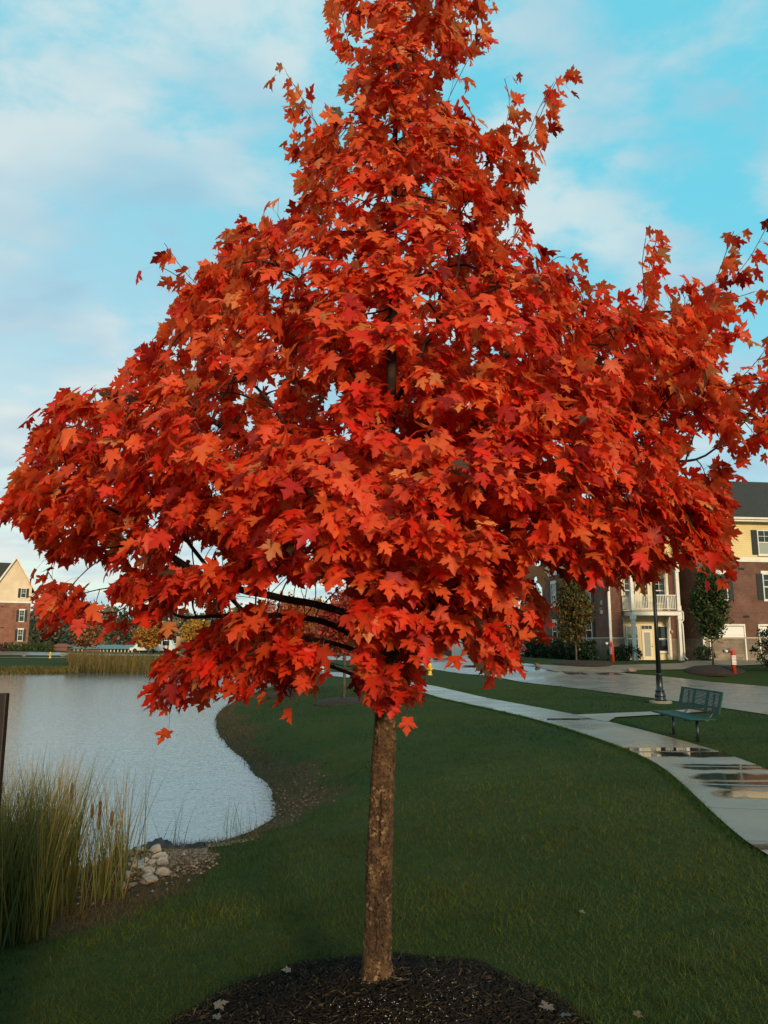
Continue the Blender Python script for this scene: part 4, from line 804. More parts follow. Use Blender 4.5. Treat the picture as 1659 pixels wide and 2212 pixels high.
# ------------------------------------------------------------------ street lamps
lampm = M('lamp_black', (.008, .010, .010), .35, .5); lensm = M('lamp_lens', (.55, .55, .5), .3)
def lamp(loc, h, label, group=None):
    t = thing('street_lamp', loc, label=label, cat='street lamp', group=group)
    MB().lathe([(.34, -.1), (.34, .06), (.33, .075)], 28).build('footing', M('footing_concrete', (.22, .17, .11), .8, col2=(.17, .13, .09), nscale=10), t)
    MB().lathe([(.175, .075), (.175, .14), (.15, .16), (.165, .2), (.165, .27), (.14, .31), (.13, .36), (.15, .37), (.15, .39), (.11, .41), (.1, .6), (.088, .86), (.1, .875), (.1, .9), (.08, .915)], 20).build('base', lampm, t)
    MB().lathe([(.078, .9), (.06, h*.6), (.052, h), (.08, h+.02), (.08, h+.06)], 16).build('pole', lampm, t)
    hd = MB(); hd.lathe([(.16, h+.40), (.22, h+.42), (.13, h+.55), (.03, h+.62), (.03, h+.68), (.005, h+.72)], 16); hd.build('lantern_cap', lampm, t)
    MB().lathe([(.08, h+.06), (.14, h+.14), (.17, h+.28), (.155, h+.40)], 16).build('lantern_glass', lensm, t)
    return t
lp = hit(1427, 1519); lamp((lp[0], lp[1], lp[2]), 4.6, 'tall black lamp post on a round concrete footing behind the bench')
def text_mesh(name, body, size, mat, parent, loc, rot, extrude=.002, offset=0.):
    cu = bpy.data.curves.new(name, 'FONT'); cu.body = body; cu.size = size; cu.align_x = 'CENTER'; cu.align_y = 'CENTER'; cu.extrude = extrude; cu.offset = offset
    to = bpy.data.objects.new(name, cu); COL.objects.link(to); bpy.context.view_layer.update(); me = bpy.data.meshes.new_from_object(to.evaluated_get(bpy.context.evaluated_depsgraph_get())); bpy.data.objects.remove(to)
    me.materials.clear(); me.materials.append(mat); o = bpy.data.objects.new(name, me); COL.objects.link(o); o.parent = parent; o.location = loc; o.rotation_euler = rot; return o
# ------------------------------------------------------------------ fire hydrants, standpipes, boulders, box, mulch-ring trees
yel = M('yellow_paint', (.70, .42, .03), .4, .4, col2=(.6, .33, .03), nscale=10); redp = M('red_paint', (.42, .035, .018), .4, .4, col2=(.33, .03, .015), nscale=9); steel = M('dull_brass', (.09, .08, .06), .45, .5, metal=.6); whitep = M('white_plate', (.62, .56, .50), .5); chrome = M('pale_cap', (.55, .53, .48), .3, .5, metal=.3)
def hydrant(p, s, label):
    t = thing('fire_hydrant', p, random.uniform(0, .5), label, 'fire hydrant', 'yellow fire hydrants')
    MB().lathe([(.15*s, 0), (.15*s, .04*s), (.095*s, .06*s), (.09*s, .42*s), (.125*s, .44*s), (.125*s, .48*s), (.1*s, .5*s)], 16).build('barrel', yel, t)
    MB().lathe([(.12*s, .5*s), (.115*s, .56*s), (.08*s, .64*s), (.03*s, .68*s), (.03*s, .73*s), (.02*s, .74*s)], 16).build('bonnet', yel, t)
    for sx in (-1, 1): MB().tube([(sx*.07*s, 0, .36*s), (sx*.15*s, 0, .36*s), (sx*.152*s, 0, .36*s), (sx*.18*s, 0, .36*s)], [.045*s, .045*s, .06*s, .06*s], 12).build('outlet', yel, t)
    MB().tube([(0, -.07*s, .34*s), (0, -.15*s, .34*s), (0, -.152*s, .34*s), (0, -.19*s, .34*s)], [.06*s, .06*s, .075*s, .075*s], 12).build('outlet', yel, t)
hydrant(hit(929, 1459), 1.0, 'bright yellow fire hydrant on the grass verge between sidewalk and road'); hydrant(hit(108, 1422), 1.0, 'yellow fire hydrant across the pond near the red brick building')
def standpipe(p, h, face, label):
    t = thing('standpipe', p, 0, label, 'standpipe', 'red fire department standpipes'); r_ = .085*h
    MB().tube([(0, 0, -.05), (0, 0, h*.84), (-.02*h, 0, h*.92), (-.09*h, -.02*h, h*.975), (-.18*h, -.04*h, h*.96)], r_, 16).build('pipe', redp, t)
    MB().tube([(-.18*h, -.04*h, h*.96), (-.27*h, -.05*h, h*.945)], r_*1.08, 14).build('collar', steel, t)
    MB().tube([(-.27*h, -.05*h, h*.945), (-.34*h, -.14*h, h*.925)], r_*.85, 14).build('cap', chrome, t)
    MB().tube([(-.27*h, -.03*h, h*.945), (-.38*h, .04*h, h*.93)], r_*.7, 14).build('cap', steel, t)
    rot = Matrix.Rotation(face, 4, 'Z'); 
    pl = MB().box(-.085*h, .085*h, -r_-.022, -r_-.008, h*.40, h*.77, rot).build('sign_plate', whitep, t, bevel=.004)
    for i_, s in enumerate(('FDC', 'FOR', 'BLDG')):
        text_mesh('lettering', s, (.10 if i_ < 2 else .08)*h, redp, pl, rot @ Vector((0, -r_-.024, h*(.70-.115*i_))), (math.pi/2, 0, face))
p1 = at(1324, 1429, 43.5); standpipe((p1[0], p1[1], Hs(p1[0], p1[1])), 1.1, -1.2, 'red standpipe with sideways sign beside the round shrub and porch')
p2 = at(1585, 1439, 38.5); standpipe((p2[0], p2[1], Hs(p2[0], p2[1])), 1.22, -.12, 'red standpipe with white lettered sign in front of the garage door')
bold = M('boulder', (.16, .10, .065), .85, .3, col2=(.24, .16, .11), nscale=3, bump=.6, bscale=12)
for i_, (x, y, wpx, lb) in enumerate([(1160,1441,16,'brown boulder on the corner of the far grass island'), (1366,1454,20,'reddish boulder where driveway meets road'), (45,1417,8,'smaller boulder of the pair by the far path'), (52,1420,10,'larger boulder of the pair by the far path'), (134,1420,13,'lone boulder right of the far yellow hydrant')]):
    p = hit(x, y); d_ = p[1]; s = wpx*1.6/F*d_*.5; rock('boulder', (p[0], p[1], p[2]+s*.35), s*.8, 300+i_, bold, lb, 'boulder', 'boulders along the roads', flat=.75)
ub = hit(695, 1468); t = thing('utility_box', ub, label='small white utility box on a wooden post beyond the lawn', cat='utility box'); MB().box(-.18, .12, -.1, .1, .45, 1.05).build('cabinet', whitep, t, bevel=.02); MB().box(.13, .23, -.05, .05, -.1, .8).build('post', M('post_wood', (.10, .07, .04), .9), t); MB().box(-.2, .14, -.12, .12, 1.052, 1.09).build('lid', whitep, t)
# ------------------------------------------------------------------ other trees
trunkm = M('small_trunk', (.10, .07, .045), .9, .2, col2=(.06, .04, .03), nscale=12)
foliage = M('foliage', (.1, .1, .1), .6, .25, attr='col', trans=.25)
def crown_leaves(n, fn, size, cols, seed, wts=None):
    """fn(r,n)-> points; diamond leaf faces"""
    r = np.random.default_rng(seed); C = fn(r, n); n = len(C); d1 = r.normal(0, 1, (n, 3)); d1 /= np.linalg.norm(d1, axis=1)[:, None]; d2 = np.cross(d1, r.normal(0, 1, (n, 3))); d2 /= np.linalg.norm(d2, axis=1)[:, None]+1e-9
    s = (size*r.uniform(.6, 1.4, n))[:, None]; V = np.stack([C-d1*s, C+d2*s*.6+d1*s*.1, C+d1*s*.9, C-d2*s*.6+d1*s*.1], 1).reshape(-1, 3); Fc = np.arange(4*n).reshape(-1, 4)
    k = r.choice(len(cols), n, p=wts); c = np.array(cols)[k]*r.uniform(.55, 1.45, (n, 1)); return V, Fc, np.repeat(c, 4, 0)
def clumped(shape_fn, nclump, spread):
    def fn(r, n):
        cs = shape_fn(r, nclump); k = r.integers(0, len(cs), n); return cs[k]+r.normal(0, 1, (n, 3))*spread
    return fn
def ovoid(cz, rx, rz, pw=.4, taper=0.):
    def fn(r, n):
        d_ = r.normal(0, 1, (n, 3)); d_ /= np.linalg.norm(d_, axis=1)[:, None]; q = r.uniform(0, 1, (n, 1))**pw; p = d_*q; k = 1-taper*p[:, 2:3]; return np.concatenate([p[:, :2]*rx*k, p[:, 2:3]*rz], 1)+np.array([0, 0, cz])
    return fn
def small_tree(name, p, h, trunk_h, rx, cols, n, size, label, group, seed, tr=.06, taper=.25, nclump=160, spread=.16, wts=None):
    t = thing(name, (p[0], p[1], p[2]), label=label, cat='tree', group=group); cz = (h+trunk_h)/2; rz = (h-trunk_h)/2
    mb = MB(); mb.tube([(0, 0, -.1), (.01, 0, trunk_h*.6), (0, .02, trunk_h*1.1), (0, 0, h*.8)], [tr, tr*.8, tr*.7, tr*.2], 8)
    r = random.Random(seed)
    for k_ in range(14):
        z = trunk_h*.95+(h-trunk_h)*.7*k_/14; a = r.uniform(0, 6.28); q = rx*.7; mb.tube([(0, 0, z), (math.cos(a)*q*.5, math.sin(a)*q*.5, z+q*.5), (math.cos(a)*q, math.sin(a)*q, z+q*.9)], [tr*.35, tr*.22, tr*.08], 5)
    mb.build('trunk', trunkm, t)
    V, Fc, c = crown_leaves(n, clumped(ovoid(cz, rx*.88, rz*.93, .42, taper), nclump, spread), size, cols, seed, wts); nparr_mesh('crown', V, Fc, foliage, parent=t, col=c); return t
gcols = [(.020, .045, .008), (.035, .055, .010), (.055, .055, .010), (.11, .055, .012)]
pA = at(1541, 1438, 40.); zA = Hs(pA[0], 40.)
small_tree('pear_tree', (pA[0], 40., zA+.22), 5.9-zA-.2, 1.25, 1.0, gcols, 9000, .075, 'narrow egg shaped green tree on a mulch mound before the garages', 'narrow trees by the apartment building', 70, wts=[.5, .25, .17, .08], taper=.18)
pB = at(1245, 1426, 43.); zB = Hs(pB[0], 43.)
small_tree('pear_tree', (pB[0], 43., zB), 5.2, 1.0, 1.08, [(.03, .045, .008), (.07, .055, .010), (.14, .07, .012), (.10, .06, .015)], 9000, .08, 'narrow green tree turning orange by the hedge at the building side', 'narrow trees by the apartment building', 71, taper=.3)
mulchfar = M('mulch_far', (.035, .022, .015), .95, col2=(.02, .014, .01), nscale=8, bump=1, bscale=25)
def ring(p, r_, h, nm='mulch_bed'):
    mb = MB(); mb.lathe([(r_, -.12), (r_*.85, h*.35), (r_*.5, h*.85), (.05, h)], 28); o = mb.build(nm, mulchfar); o.location = p; tag(o, kind='stuff'); return o
ring((pA[0], 40., zA-.05), 1.75, .38); ring((pB[0]+.3, 43., zB), 1.9, .14)
acols = [(.30, .10, .02), (.35, .16, .03), (.22, .05, .02), (.12, .08, .02)]
for (x, y, h, cols, lb, sd_) in [(743,1517,3.6,[(.35,.03,.015),(.28,.05,.02),(.2,.02,.01)],'young red leaved tree on a mulch ring behind the big maple trunk',72), (631,1501,3.9,[(.38,.08,.03),(.3,.1,.02),(.25,.03,.015)],'young orange red tree on a mulch ring left of the other, near the pond',73)]:
    p = hit(x, y); small_tree('young_tree', p, h, 1.5, 1.0, cols, 5000, .07, lb, 'young trees along the pond', sd_); ring((p[0], p[1], p[2]-.03), 1.05, .18)
# orange trees beyond the pond
for i_, (x, ytop, ybot, Y, wpx, cols, lb) in enumerate([(187,1345,1405,105,64,[(.22,.085,.03),(.16,.07,.03),(.26,.11,.04)],'rusty brown round tree across the pond left of the carports'),
      (325,1335,1400,110,66,[(.40,.17,.02),(.34,.13,.02),(.28,.15,.03)],'bright orange tree across the pond beside the parked cars'), (430,1340,1398,112,72,[(.45,.22,.02),(.38,.16,.02),(.30,.16,.03)],'golden orange tree across the pond right of the tan truck box'),
      (575,1300,1392,120,90,[(.42,.14,.10),(.5,.2,.14),(.30,.10,.06)],'pinkish red tree far behind the low maple branch'), (674,1290,1392,118,84,[(.42,.17,.03),(.34,.13,.03),(.26,.14,.04)],'orange tree far beyond the lawn behind the maple trunk'), (1152,1262,1395,110,60,[(.26,.15,.05),(.22,.11,.05),(.15,.10,.05)],'tall tan and orange tree at the left corner of the apartment building')]):
    top = at(x, ytop, Y); g = Hs(top[0], Y); bz = at(x, ybot, Y)[2]-g; small_tree('autumn_tree', (top[0], Y, g), top[2]-g, max(bz, 1.2), wpx/2/F*Y, cols, 3500, .24, lb, 'autumn trees in the distance', 80+i_, tr=.12, taper=.1, nclump=90, spread=.32)
# the far wood: one mass
def wood():
    r = np.random.default_rng(90); Vs, Fs, Cs = [], [], []; o_ = 0; tm = MB()
    xs = np.r_[np.arange(-190, -20, 3.6), np.arange(-20, 60, 4.5), np.arange(60, 230, 7)]
    for k_, x in enumerate(np.r_[xs, xs+1.7]):
        Y = r.uniform(185, 205)+(18 if k_ >= len(xs) else 0); h = r.uniform(8.5, 12.)*(1.12 if k_ >= len(xs) else 1); x = x+r.normal(0, 1.2); g = Hs(x, Y); rx = r.uniform(2.4, 4.2)
        base = np.array([(.045, .060, .035), (.060, .062, .035), (.095, .080, .045), (.13, .10, .05), (.035, .055, .045), (.12, .075, .04)])[r.choice(6, p=[.28, .24, .16, .1, .14, .08])]
        V, Fc, c = crown_leaves(900, clumped(ovoid(h*.5, rx, h*.5, .5, .2), 44, .6), .5, [base*1.3, base*1.8, base*1.0], 900+k_); V = V+np.array([x, Y, g]); Vs.append(V); Fs.append(Fc+o_); Cs.append(c); o_ += len(V)
    tag(nparr_mesh('woodland', np.vstack(Vs), np.vstack(Fs), foliage, col=np.vstack(Cs)), kind='stuff')
wood()
# hedges and shrubs
def shrub(p, rx, h, cols, label, group, seed, n=1500, size=.06, name='shrub'):
    t = thing(name, p, label=label, cat='shrub', group=group); V, Fc, c = crown_leaves(n, clumped(ovoid(h*.45, rx, h*.55, .25), 60, rx*.10), size, cols, seed); V[:, 2] = np.maximum(V[:, 2], .0)
    nparr_mesh('foliage', V, Fc, foliage, parent=t, col=c)
    mb = MB()
    for k_ in range(5): a = k_*1.26; mb.tube([(0, 0, -.1), (math.cos(a)*rx*.3, math.sin(a)*rx*.3, h*.4), (math.cos(a)*rx*.55, math.sin(a)*rx*.55, h*.75)], [.03, .02, .008], 5)
    mb.build('stems', trunkm, t); return t
dg = [(.012, .030, .008), (.018, .038, .010), (.008, .020, .007)]
BLD = np.array([13.7, 47.0, .75]); BR = math.radians(7.6)
def b2w(u, v, w_=0): return np.array([BLD[0]+u*math.cos(BR)-v*math.sin(BR), BLD[1]+u*math.sin(BR)+v*math.cos(BR), BLD[2]+w_])
for i_, v in enumerate([.6, 2.0, 3.3, 4.6, 5.9, 7.3, 8.7, 10.2, 11.8]):
    p = b2w(-1.25-(.1*(i_ % 2)), v); shrub((p[0], p[1], Hs(p[0], p[1])), .78, 1.3+.12*(i_ % 3), dg, 'dark green clipped shrub in the row along the building side', 'hedge row along the building side', 400+i_, 1400, .075)
for u, v, rx, h, lb in [(.75, -.75, .75, .95, 'low dark round shrub between the red standpipe and the porch'), (4.75, -2.35, .55, .95, 'dark round shrub in the corner right of the porch column'), (.0, -.6, .5, .8, 'low dark shrub at the brick corner by the downspout')]:
    p = b2w(u, v); shrub((p[0], p[1], Hs(p[0], p[1])), rx, h, dg, lb, None, int(410+u*7), 1600, .05)
p = at(1653, 1438, 38.); shrub((p[0]+.5, 38., Hs(p[0], 38.)), .9, 2.1, dg, 'tall dark shrub cut off at the right edge before the garages', None, 430, 2500, .06)
for i_ in range(14):
    lx, ly = -7.5+i_*1.02, -4.; x = -56.1+lx*math.cos(.506)-ly*math.sin(.506); y_ = 115+lx*math.sin(.506)+ly*math.cos(.506); red = i_ in (6, 7); cols = [(.09, .035, .02), (.06, .03, .02)] if red else [(.05, .075, .015), (.035, .06, .012), (.065, .08, .02)]
    shrub((x, y_, Hs(x, y_)), .72, 1.25, cols, 'reddish brown shrub in the middle of the far hedge row' if red else 'rounded green shrub in the far hedge row', 'hedge row of the far building', 440+i_, 420, .12)
# ------------------------------------------------------------------ buildings
brickm = brick('red_brick', (.150, .058, .034), (.105, .040, .025), (.20, .135, .095)); soldier = brick('soldier_brick', (.16, .062, .036), (.09, .035, .022), (.22, .15, .10), .07, .21)
stonem = brick('stone_block', (.24, .175, .11), (.17, .12, .075), (.15, .115, .08), .42, .2, .01); yelm = siding('yellow_siding', (.62, .46, .20)); creamm = siding('cream_siding', (.66, .50, .26))
trim = M('white_trim', (.66, .60, .48), .55, col2=(.58, .52, .42), nscale=2); roofm = M('dark_shingle', (.035, .032, .026), .9, .2, col2=(.05, .040, .028), nscale=6, bump=.6, bscale=14); glassm = M('window_glass', (.010, .014, .013), .06, .7); blindm = M('window_blind', (.26, .27, .22), .6, bump=.3, bscale=6)
shutm = M('black_shutter', (.012, .014, .013), .6); garm = M('garage_door', (.66, .61, .53), .5); doorm = M('door_paint', (.66, .54, .34), .5); brassm = M('brass', (.35, .22, .08), .35, metal=.8); ventm = M('dark_vent', (.02, .012, .010), .7)
def xf(face, u, v):
    """local frame of an opening: face 'f' looks to -v, face 'l' looks to -u. returns box mapper"""
    def bx(mb, a0, a1, d0, d1, z0, z1):            # a along the wall, d depth outwards (positive = proud)
        if face == 'f': mb.box(u+a0, u+a1, v-d1, v-d0, z0, z1)
        else: mb.box(u-d1, u-d0, v-a1, v-a0, z0, z1)
    return bx
def window(par_, face, u, v, a0, a1, z0, z1, shutters=(True, True), lintel=True, grid=True, blind=.0):
    bx = xf(face, u, v); fr = MB(); e = .06
    bx(fr, a0, a0+e, .003, .07, z0, z1); bx(fr, a1-e, a1, .003, .07, z0, z1); bx(fr, a0+e, a1-e, .003, .07, z1-e, z1); bx(fr, a0+e, a1-e, .003, .07, z0, z0+e); bx(fr, a0+e, a1-e, .01, .055, (z0+z1)/2-.03, (z0+z1)/2+.03)
    f_ = fr.build('window', trim, par_); pn = MB(); bx(pn, a0+e, a1-e, .003, .02, z0+e, (z0+z1)/2-.031); bx(pn, a0+e, a1-e, .003, .02, (z0+z1)/2+.031, z1-e); pn.build('pane', glassm, f_)
    if blind > 0: b = MB(); h = (z1-z0)*blind; bx(b, a0+e+.01, a1-e-.01, .021, .026, max(z1-h, z0+e), (z0+z1)/2-.035 if z1-h < (z0+z1)/2-.04 else z1-e); b.build('blind', blindm, f_)
    if grid:
        g = MB(); am = (a0+a1)/2; zm = (z0+z1)/2
        bx(g, am-.012, am+.012, .028, .04, zm+.032, z1-e-.002); zq = (zm+z1)/2; bx(g, a0+e, am-.013, .028, .04, zq-.012, zq+.012); bx(g, am+.013, a1-e, .028, .04, zq-.012, zq+.012)
        g.build('muntins', trim, f_)
    s = MB(); bx(s, a0-.05, a1+.05, .003, .11, z0-.08, z0-.003); s.build('sill', trim, f_)
    if lintel: s = MB(); bx(s, a0-.08, a1+.08, .003, .06, z1+.004, z1+.17); s.build('lintel', trim, par_)
    for sd_, (p0, p1) in zip(shutters, ((a0-.38, a0-.02), (a1+.02, a1+.38))):
        if sd_:
            s = MB(); bx(s, p0, p1, .003, .035, z0, z1)
            for k_ in range(14): zz_ = z0+.06+k_*(z1-z0-.12)/14; bx(s, p0+.04, p1-.04, .036, .048, zz_, zz_+.05)
            s.build('shutter', shutm, par_)
def right_building():
    B = thing('apartment_building', BLD, BR, 'three storey red brick and yellow sided apartment building with white balcony and garages', 'building')
    ST, BD, EV = 1.30, 5.90, 8.35; U1 = 34.
    # footprint: left block u0..0.9 v0..12 ; bay wall v.4 u.9..4.95 ; wing v-1.77 u4.95..U1
    def ring_(z0, z1, e=0.):
        m = MB(); m.box(0-e, .9+e, 0-e, 11.9+e, z0, z1); m.box(.9+e, 4.95-e, .4-e, 11.6, z0, z1); m.box(4.95-e, U1, -1.77-e, 11.9+e, z0, z1); return m
    ring_(-.6, ST, .04).build('stone_base', stonem, B)
    m = MB(); m.box(-.06, .97, -.06, 0-.001, ST+.002, ST+.09); m.box(4.88, U1, -1.85, -1.771, ST+.002, ST+.09); m.box(-.06, -.001, 0, 11.9, ST+.002, ST+.09); m.build('stone_cap', M('stone_cap', (.36, .28, .19), .8), B)
    ring_(ST+.002, 2.84).build('brick_wall', brickm, B); ring_(2.842, 3.06, .008).build('brick_band', soldier, B); ring_(3.062, BD).build('brick_wall', brickm, B)
    ring_(BD+.002, BD+.28, .07).build('belt_trim', trim, B); ring_(BD+.282, EV-.02, .0).build('siding_wall', yelm, B)
    # fascia + hip roof
    e = .5; m = MB(); m.box(-e, U1, -1.77-e, 12.4, EV-.018, EV+.2); m.build('fascia', trim, B)
    R = MB(); y0, y1 = -1.77-e-.05, 12.45; ym = (y0+y1)/2; x0 = -e-.05; zr = 12.45; hx = x0+(ym-y0)*.95
    R.poly([(x0, y0, EV+.2), (U1, y0, EV+.2), (U1, ym, zr), (hx, ym, zr), (x0, y1, EV+.2), (U1, y1, EV+.2)], [(0, 1, 2, 3), (0, 3, 4), (4, 3, 2, 5), (1, 5, 2)]); R.build('roof', roofm, B)
    m = MB(); m.box(x0, U1, y0-.06, y0-.002, EV+.1, EV+.22); m.build('gutter', trim, B)
    # corner boards on siding
    MB().box(-.03, .1, -.03, -.002, BD+.29, EV-.03).build('corner_board', trim, B); MB().box(4.92, 5.05, -1.80, -1.772, BD+.29, EV-.03).build('corner_board', trim, B)
    # downspouts
    for (u, v, z1) in ((.02, -.07, EV-.05), (5.0, -1.84, 2.2)): d_ = MB(); d_.box(u-.07, u+.07, v-.1, v-.004, .12, z1); d_.poly([(u-.07, v-.1, .12), (u+.07, v-.1, .12), (u+.07, v-.3, .03), (u-.07, v-.3, .03), (u-.07, v-.004, .0), (u+.07, v-.004, .0)], [(0, 3, 2, 1), (0, 4, 3), (1, 2, 5), (3, 4, 5, 2)]); d_.build('downspout', trim, B)
    # left side windows
    for v in (3.0, 9.3):
        window(B, 'l', 0, v, -.5, .5, 3.65, 5.35); window(B, 'l', 0, v, -.5, .5, .95+.2, 2.55); window(B, 'l', 0, v, -.5, .5, 6.45, 8.0, lintel=False)
    # wing front
    VF = -1.77
    for (a0, a1) in ((5.85, 6.68), (9.0, 9.95), (12.3, 13.3), (15.8, 16.8)):
        window(B, 'f', 0, VF, a0, a1, 6.35, 7.88, lintel=False, blind=.99 if a0 > 8 else .45)
        window(B, 'f', 0, VF, a0+.12, a1+.12, 3.6, 5.2, blind=0)
    for a0 in (5.40, 8.57, 12.0, 15.2):
        a1 = a0+2.33; g = MB()
        for k_ in range(4):
            z = .02+k_*.5; g.box(a0+.09, a1-.09, VF-.035, VF-.005, z, z+.493)
            pass
        g.build('garage_door', garm, B)
        f_ = MB(); f_.box(a0, a0+.085, VF-.08, VF-.042, 0, 2.05); f_.box(a1-.085, a1, VF-.08, VF-.042, 0, 2.05); f_.box(a0, a1, VF-.08, VF-.042, 2.052, 2.16); f_.build('garage_frame', trim, B)
    for (u, z) in ((7.8, 5.42), (7.9, 2.55), (11., 5.42)): m = MB(); [m.box(u-.2+k_*.14, u-.09+k_*.14, VF-.03, VF-.004, z, z+.12) for k_ in range(3)]; m.build('vent', ventm, B)
    # the bay: yellow panels, windows, doors on both floors
    V0 = .4
    for z0, top, blindq in ((.02, 2.70, (.35, 1)), (2.98, 5.88, (.0, .0))):
        m = MB(); m.box(.95, 4.05, V0-.06, V0-.003-.042+.04, z0, top); m.build('siding_wall', creamm, B)
        for u in (.93, 3.98): m = MB(); m.box(u, u+.16, V0-.1, V0-.062, z0, top); m.build('corner_board', trim, B)
        m = MB(); m.box(1.10, 3.97, V0-.1, V0-.062, top-.10, top); m.build('frieze', trim, B)
        zb = z0+.48
        window(B, 'f', 0, V0-.06, 1.20, 1.98, zb, z0+2.08, (False, False), False, blind=blindq[0]); window(B, 'f', 0, V0-.06, 3.12, 3.92, zb, z0+2.08, (False, False), False, blind=.55 if blindq[1] else 0, grid=not blindq[1])
        d_ = MB(); d_.box(2.22, 2.90, V0-.11, V0-.062, z0, z0+1.80); dr = d_.build('door', doorm, B)
        gl = MB(); gl.box(2.37, 2.75, V0-.125, V0-.111, z0+.22, z0+1.66); gl.build('door_glass', blindm if z0 < 1 else glassm, dr)
        if z0 > 1:
            g2 = MB(); [g2.box(2.37+q*.127-.008, 2.37+q*.127+.008, V0-.135, V0-.126, z0+.22, z0+1.66) for q in (1, 2)]; [g2.box(2.37, 2.75, V0-.142, V0-.1352, z0+.22+q*.36-.008, z0+.22+q*.36+.008) for q in (1, 2, 3)]; g2.build('muntins', trim, dr)
        kn = MB(); kn.lathe([(.03, z0+.80), (.035, z0+.83), (.02, z0+.86)], 8, (2.85, V0-.14)); kn.lathe([(.02, z0+.95), (.02, z0+.98)], 8, (2.85, V0-.13)); kn.build('handle', brassm, dr)
        tr_ = MB(); tr_.box(2.18, 2.94, V0-.10, V0-.062, z0+1.83, z0+2.12); tw = tr_.build('transom', trim, B); tp = MB(); [tp.box(2.22+q*.235, 2.22+q*.235+.21, V0-.115, V0-.101, z0+1.87, z0+2.08) for q in range(3)]; tp.build('pane', glassm, tw)
    # balcony slab, columns, railing, second floor ceiling beam
    m = MB(); m.box(1.02, 4.15, -1.12, V0-.11, 2.68, 2.92); m.build('balcony_slab', trim, B); m = MB(); m.box(1.0, 4.17, -1.15, V0-.11, 2.922, 2.96); m.build('balcony_deck', M('deck_edge', (.22, .17, .12), .8), B)
    m = MB(); m.box(1.02, 4.15, -1.12, V0-.11, 5.55, 5.88); m.build('porch_beam', trim, B)
    for u in (1.10, 4.02):
        for z0, z1 in ((0, 2.675), (2.965, 5.545)):
            c = MB(); c.box(u-.1, u+.1, -1.08, -.88, z0, z1); c.box(u-.13, u+.13, -1.11, -.85, z0+.001, z0+.42 if z0 < 1 else z0+.3); c.box(u-.14, u+.14, -1.12, -.84, z1-.24, z1-.001); c.build('column', trim, B)
    rl = MB(); zt = 3.92
    rl.box(1.22, 3.89, -1.02, -.95, zt-.05, zt); rl.box(1.22, 3.89, -1.01, -.96, 3.05, 3.09)
    for k_ in range(26): u = 1.28+k_*.102; rl.box(u-.018, u+.018, -1.0, -.97, 3.092, zt-.052)
    for uu in (1.10, 4.02):
        rl.box(uu-.035, uu+.035, -.85, V0-.12, zt-.05, zt); rl.box(uu-.025, uu+.025, -.85, V0-.12, 3.05, 3.09)
        for k_ in range(10): v = -.8+k_*.105; rl.box(uu-.015, uu+.015, v-.015, v+.015, 3.092, zt-.052)
    rl.build('railing', trim, B)
    # drain bends on the right column
    MB().tube([(4.15, -1.0, 3.0), (4.28, -1.02, 2.88), (4.28, -1.02, 2.42), (4.14, -1.05, 2.28), (4.14, -1.15, 2.1), (4.14, -1.16, .2), (4.25, -1.3, .08)], .045, 8).build('drainpipe', trim, B)
    m = MB(); m.lathe([(.05, 1.62), (.09, 1.66), (.09, 1.78), (.04, 1.84)], 10, (4.16, V0-.15)); m.build('wall_lamp', M('wall_lamp', (.35, .25, .16), .5), B)
    # number and plate on the dark side wall
    for s, z, sz, v, mt in (('12', 3.52, .34, .95, whitep), ('A', 3.18, .12, .95, whitep)):
        text_mesh('house_number', s, sz, mt, B, (-.02, v, z), (math.pi/2, 0, -math.pi/2), .01, .006)
    m = MB(); m.box(-.03, -.003, .78, 1.14, 2.84, 3.05); pl = m.build('number_plate', whitep, B)
    m = MB()
    for k_ in range(3): m.box(-.034, -.0301, .83, 1.09, 2.875+k_*.055, 2.895+k_*.055)
    m.build('plate_text_lines', M('plate_ink', (.22, .2, .18), .7), pl)
    for z in (8.0,): pass
right_building()
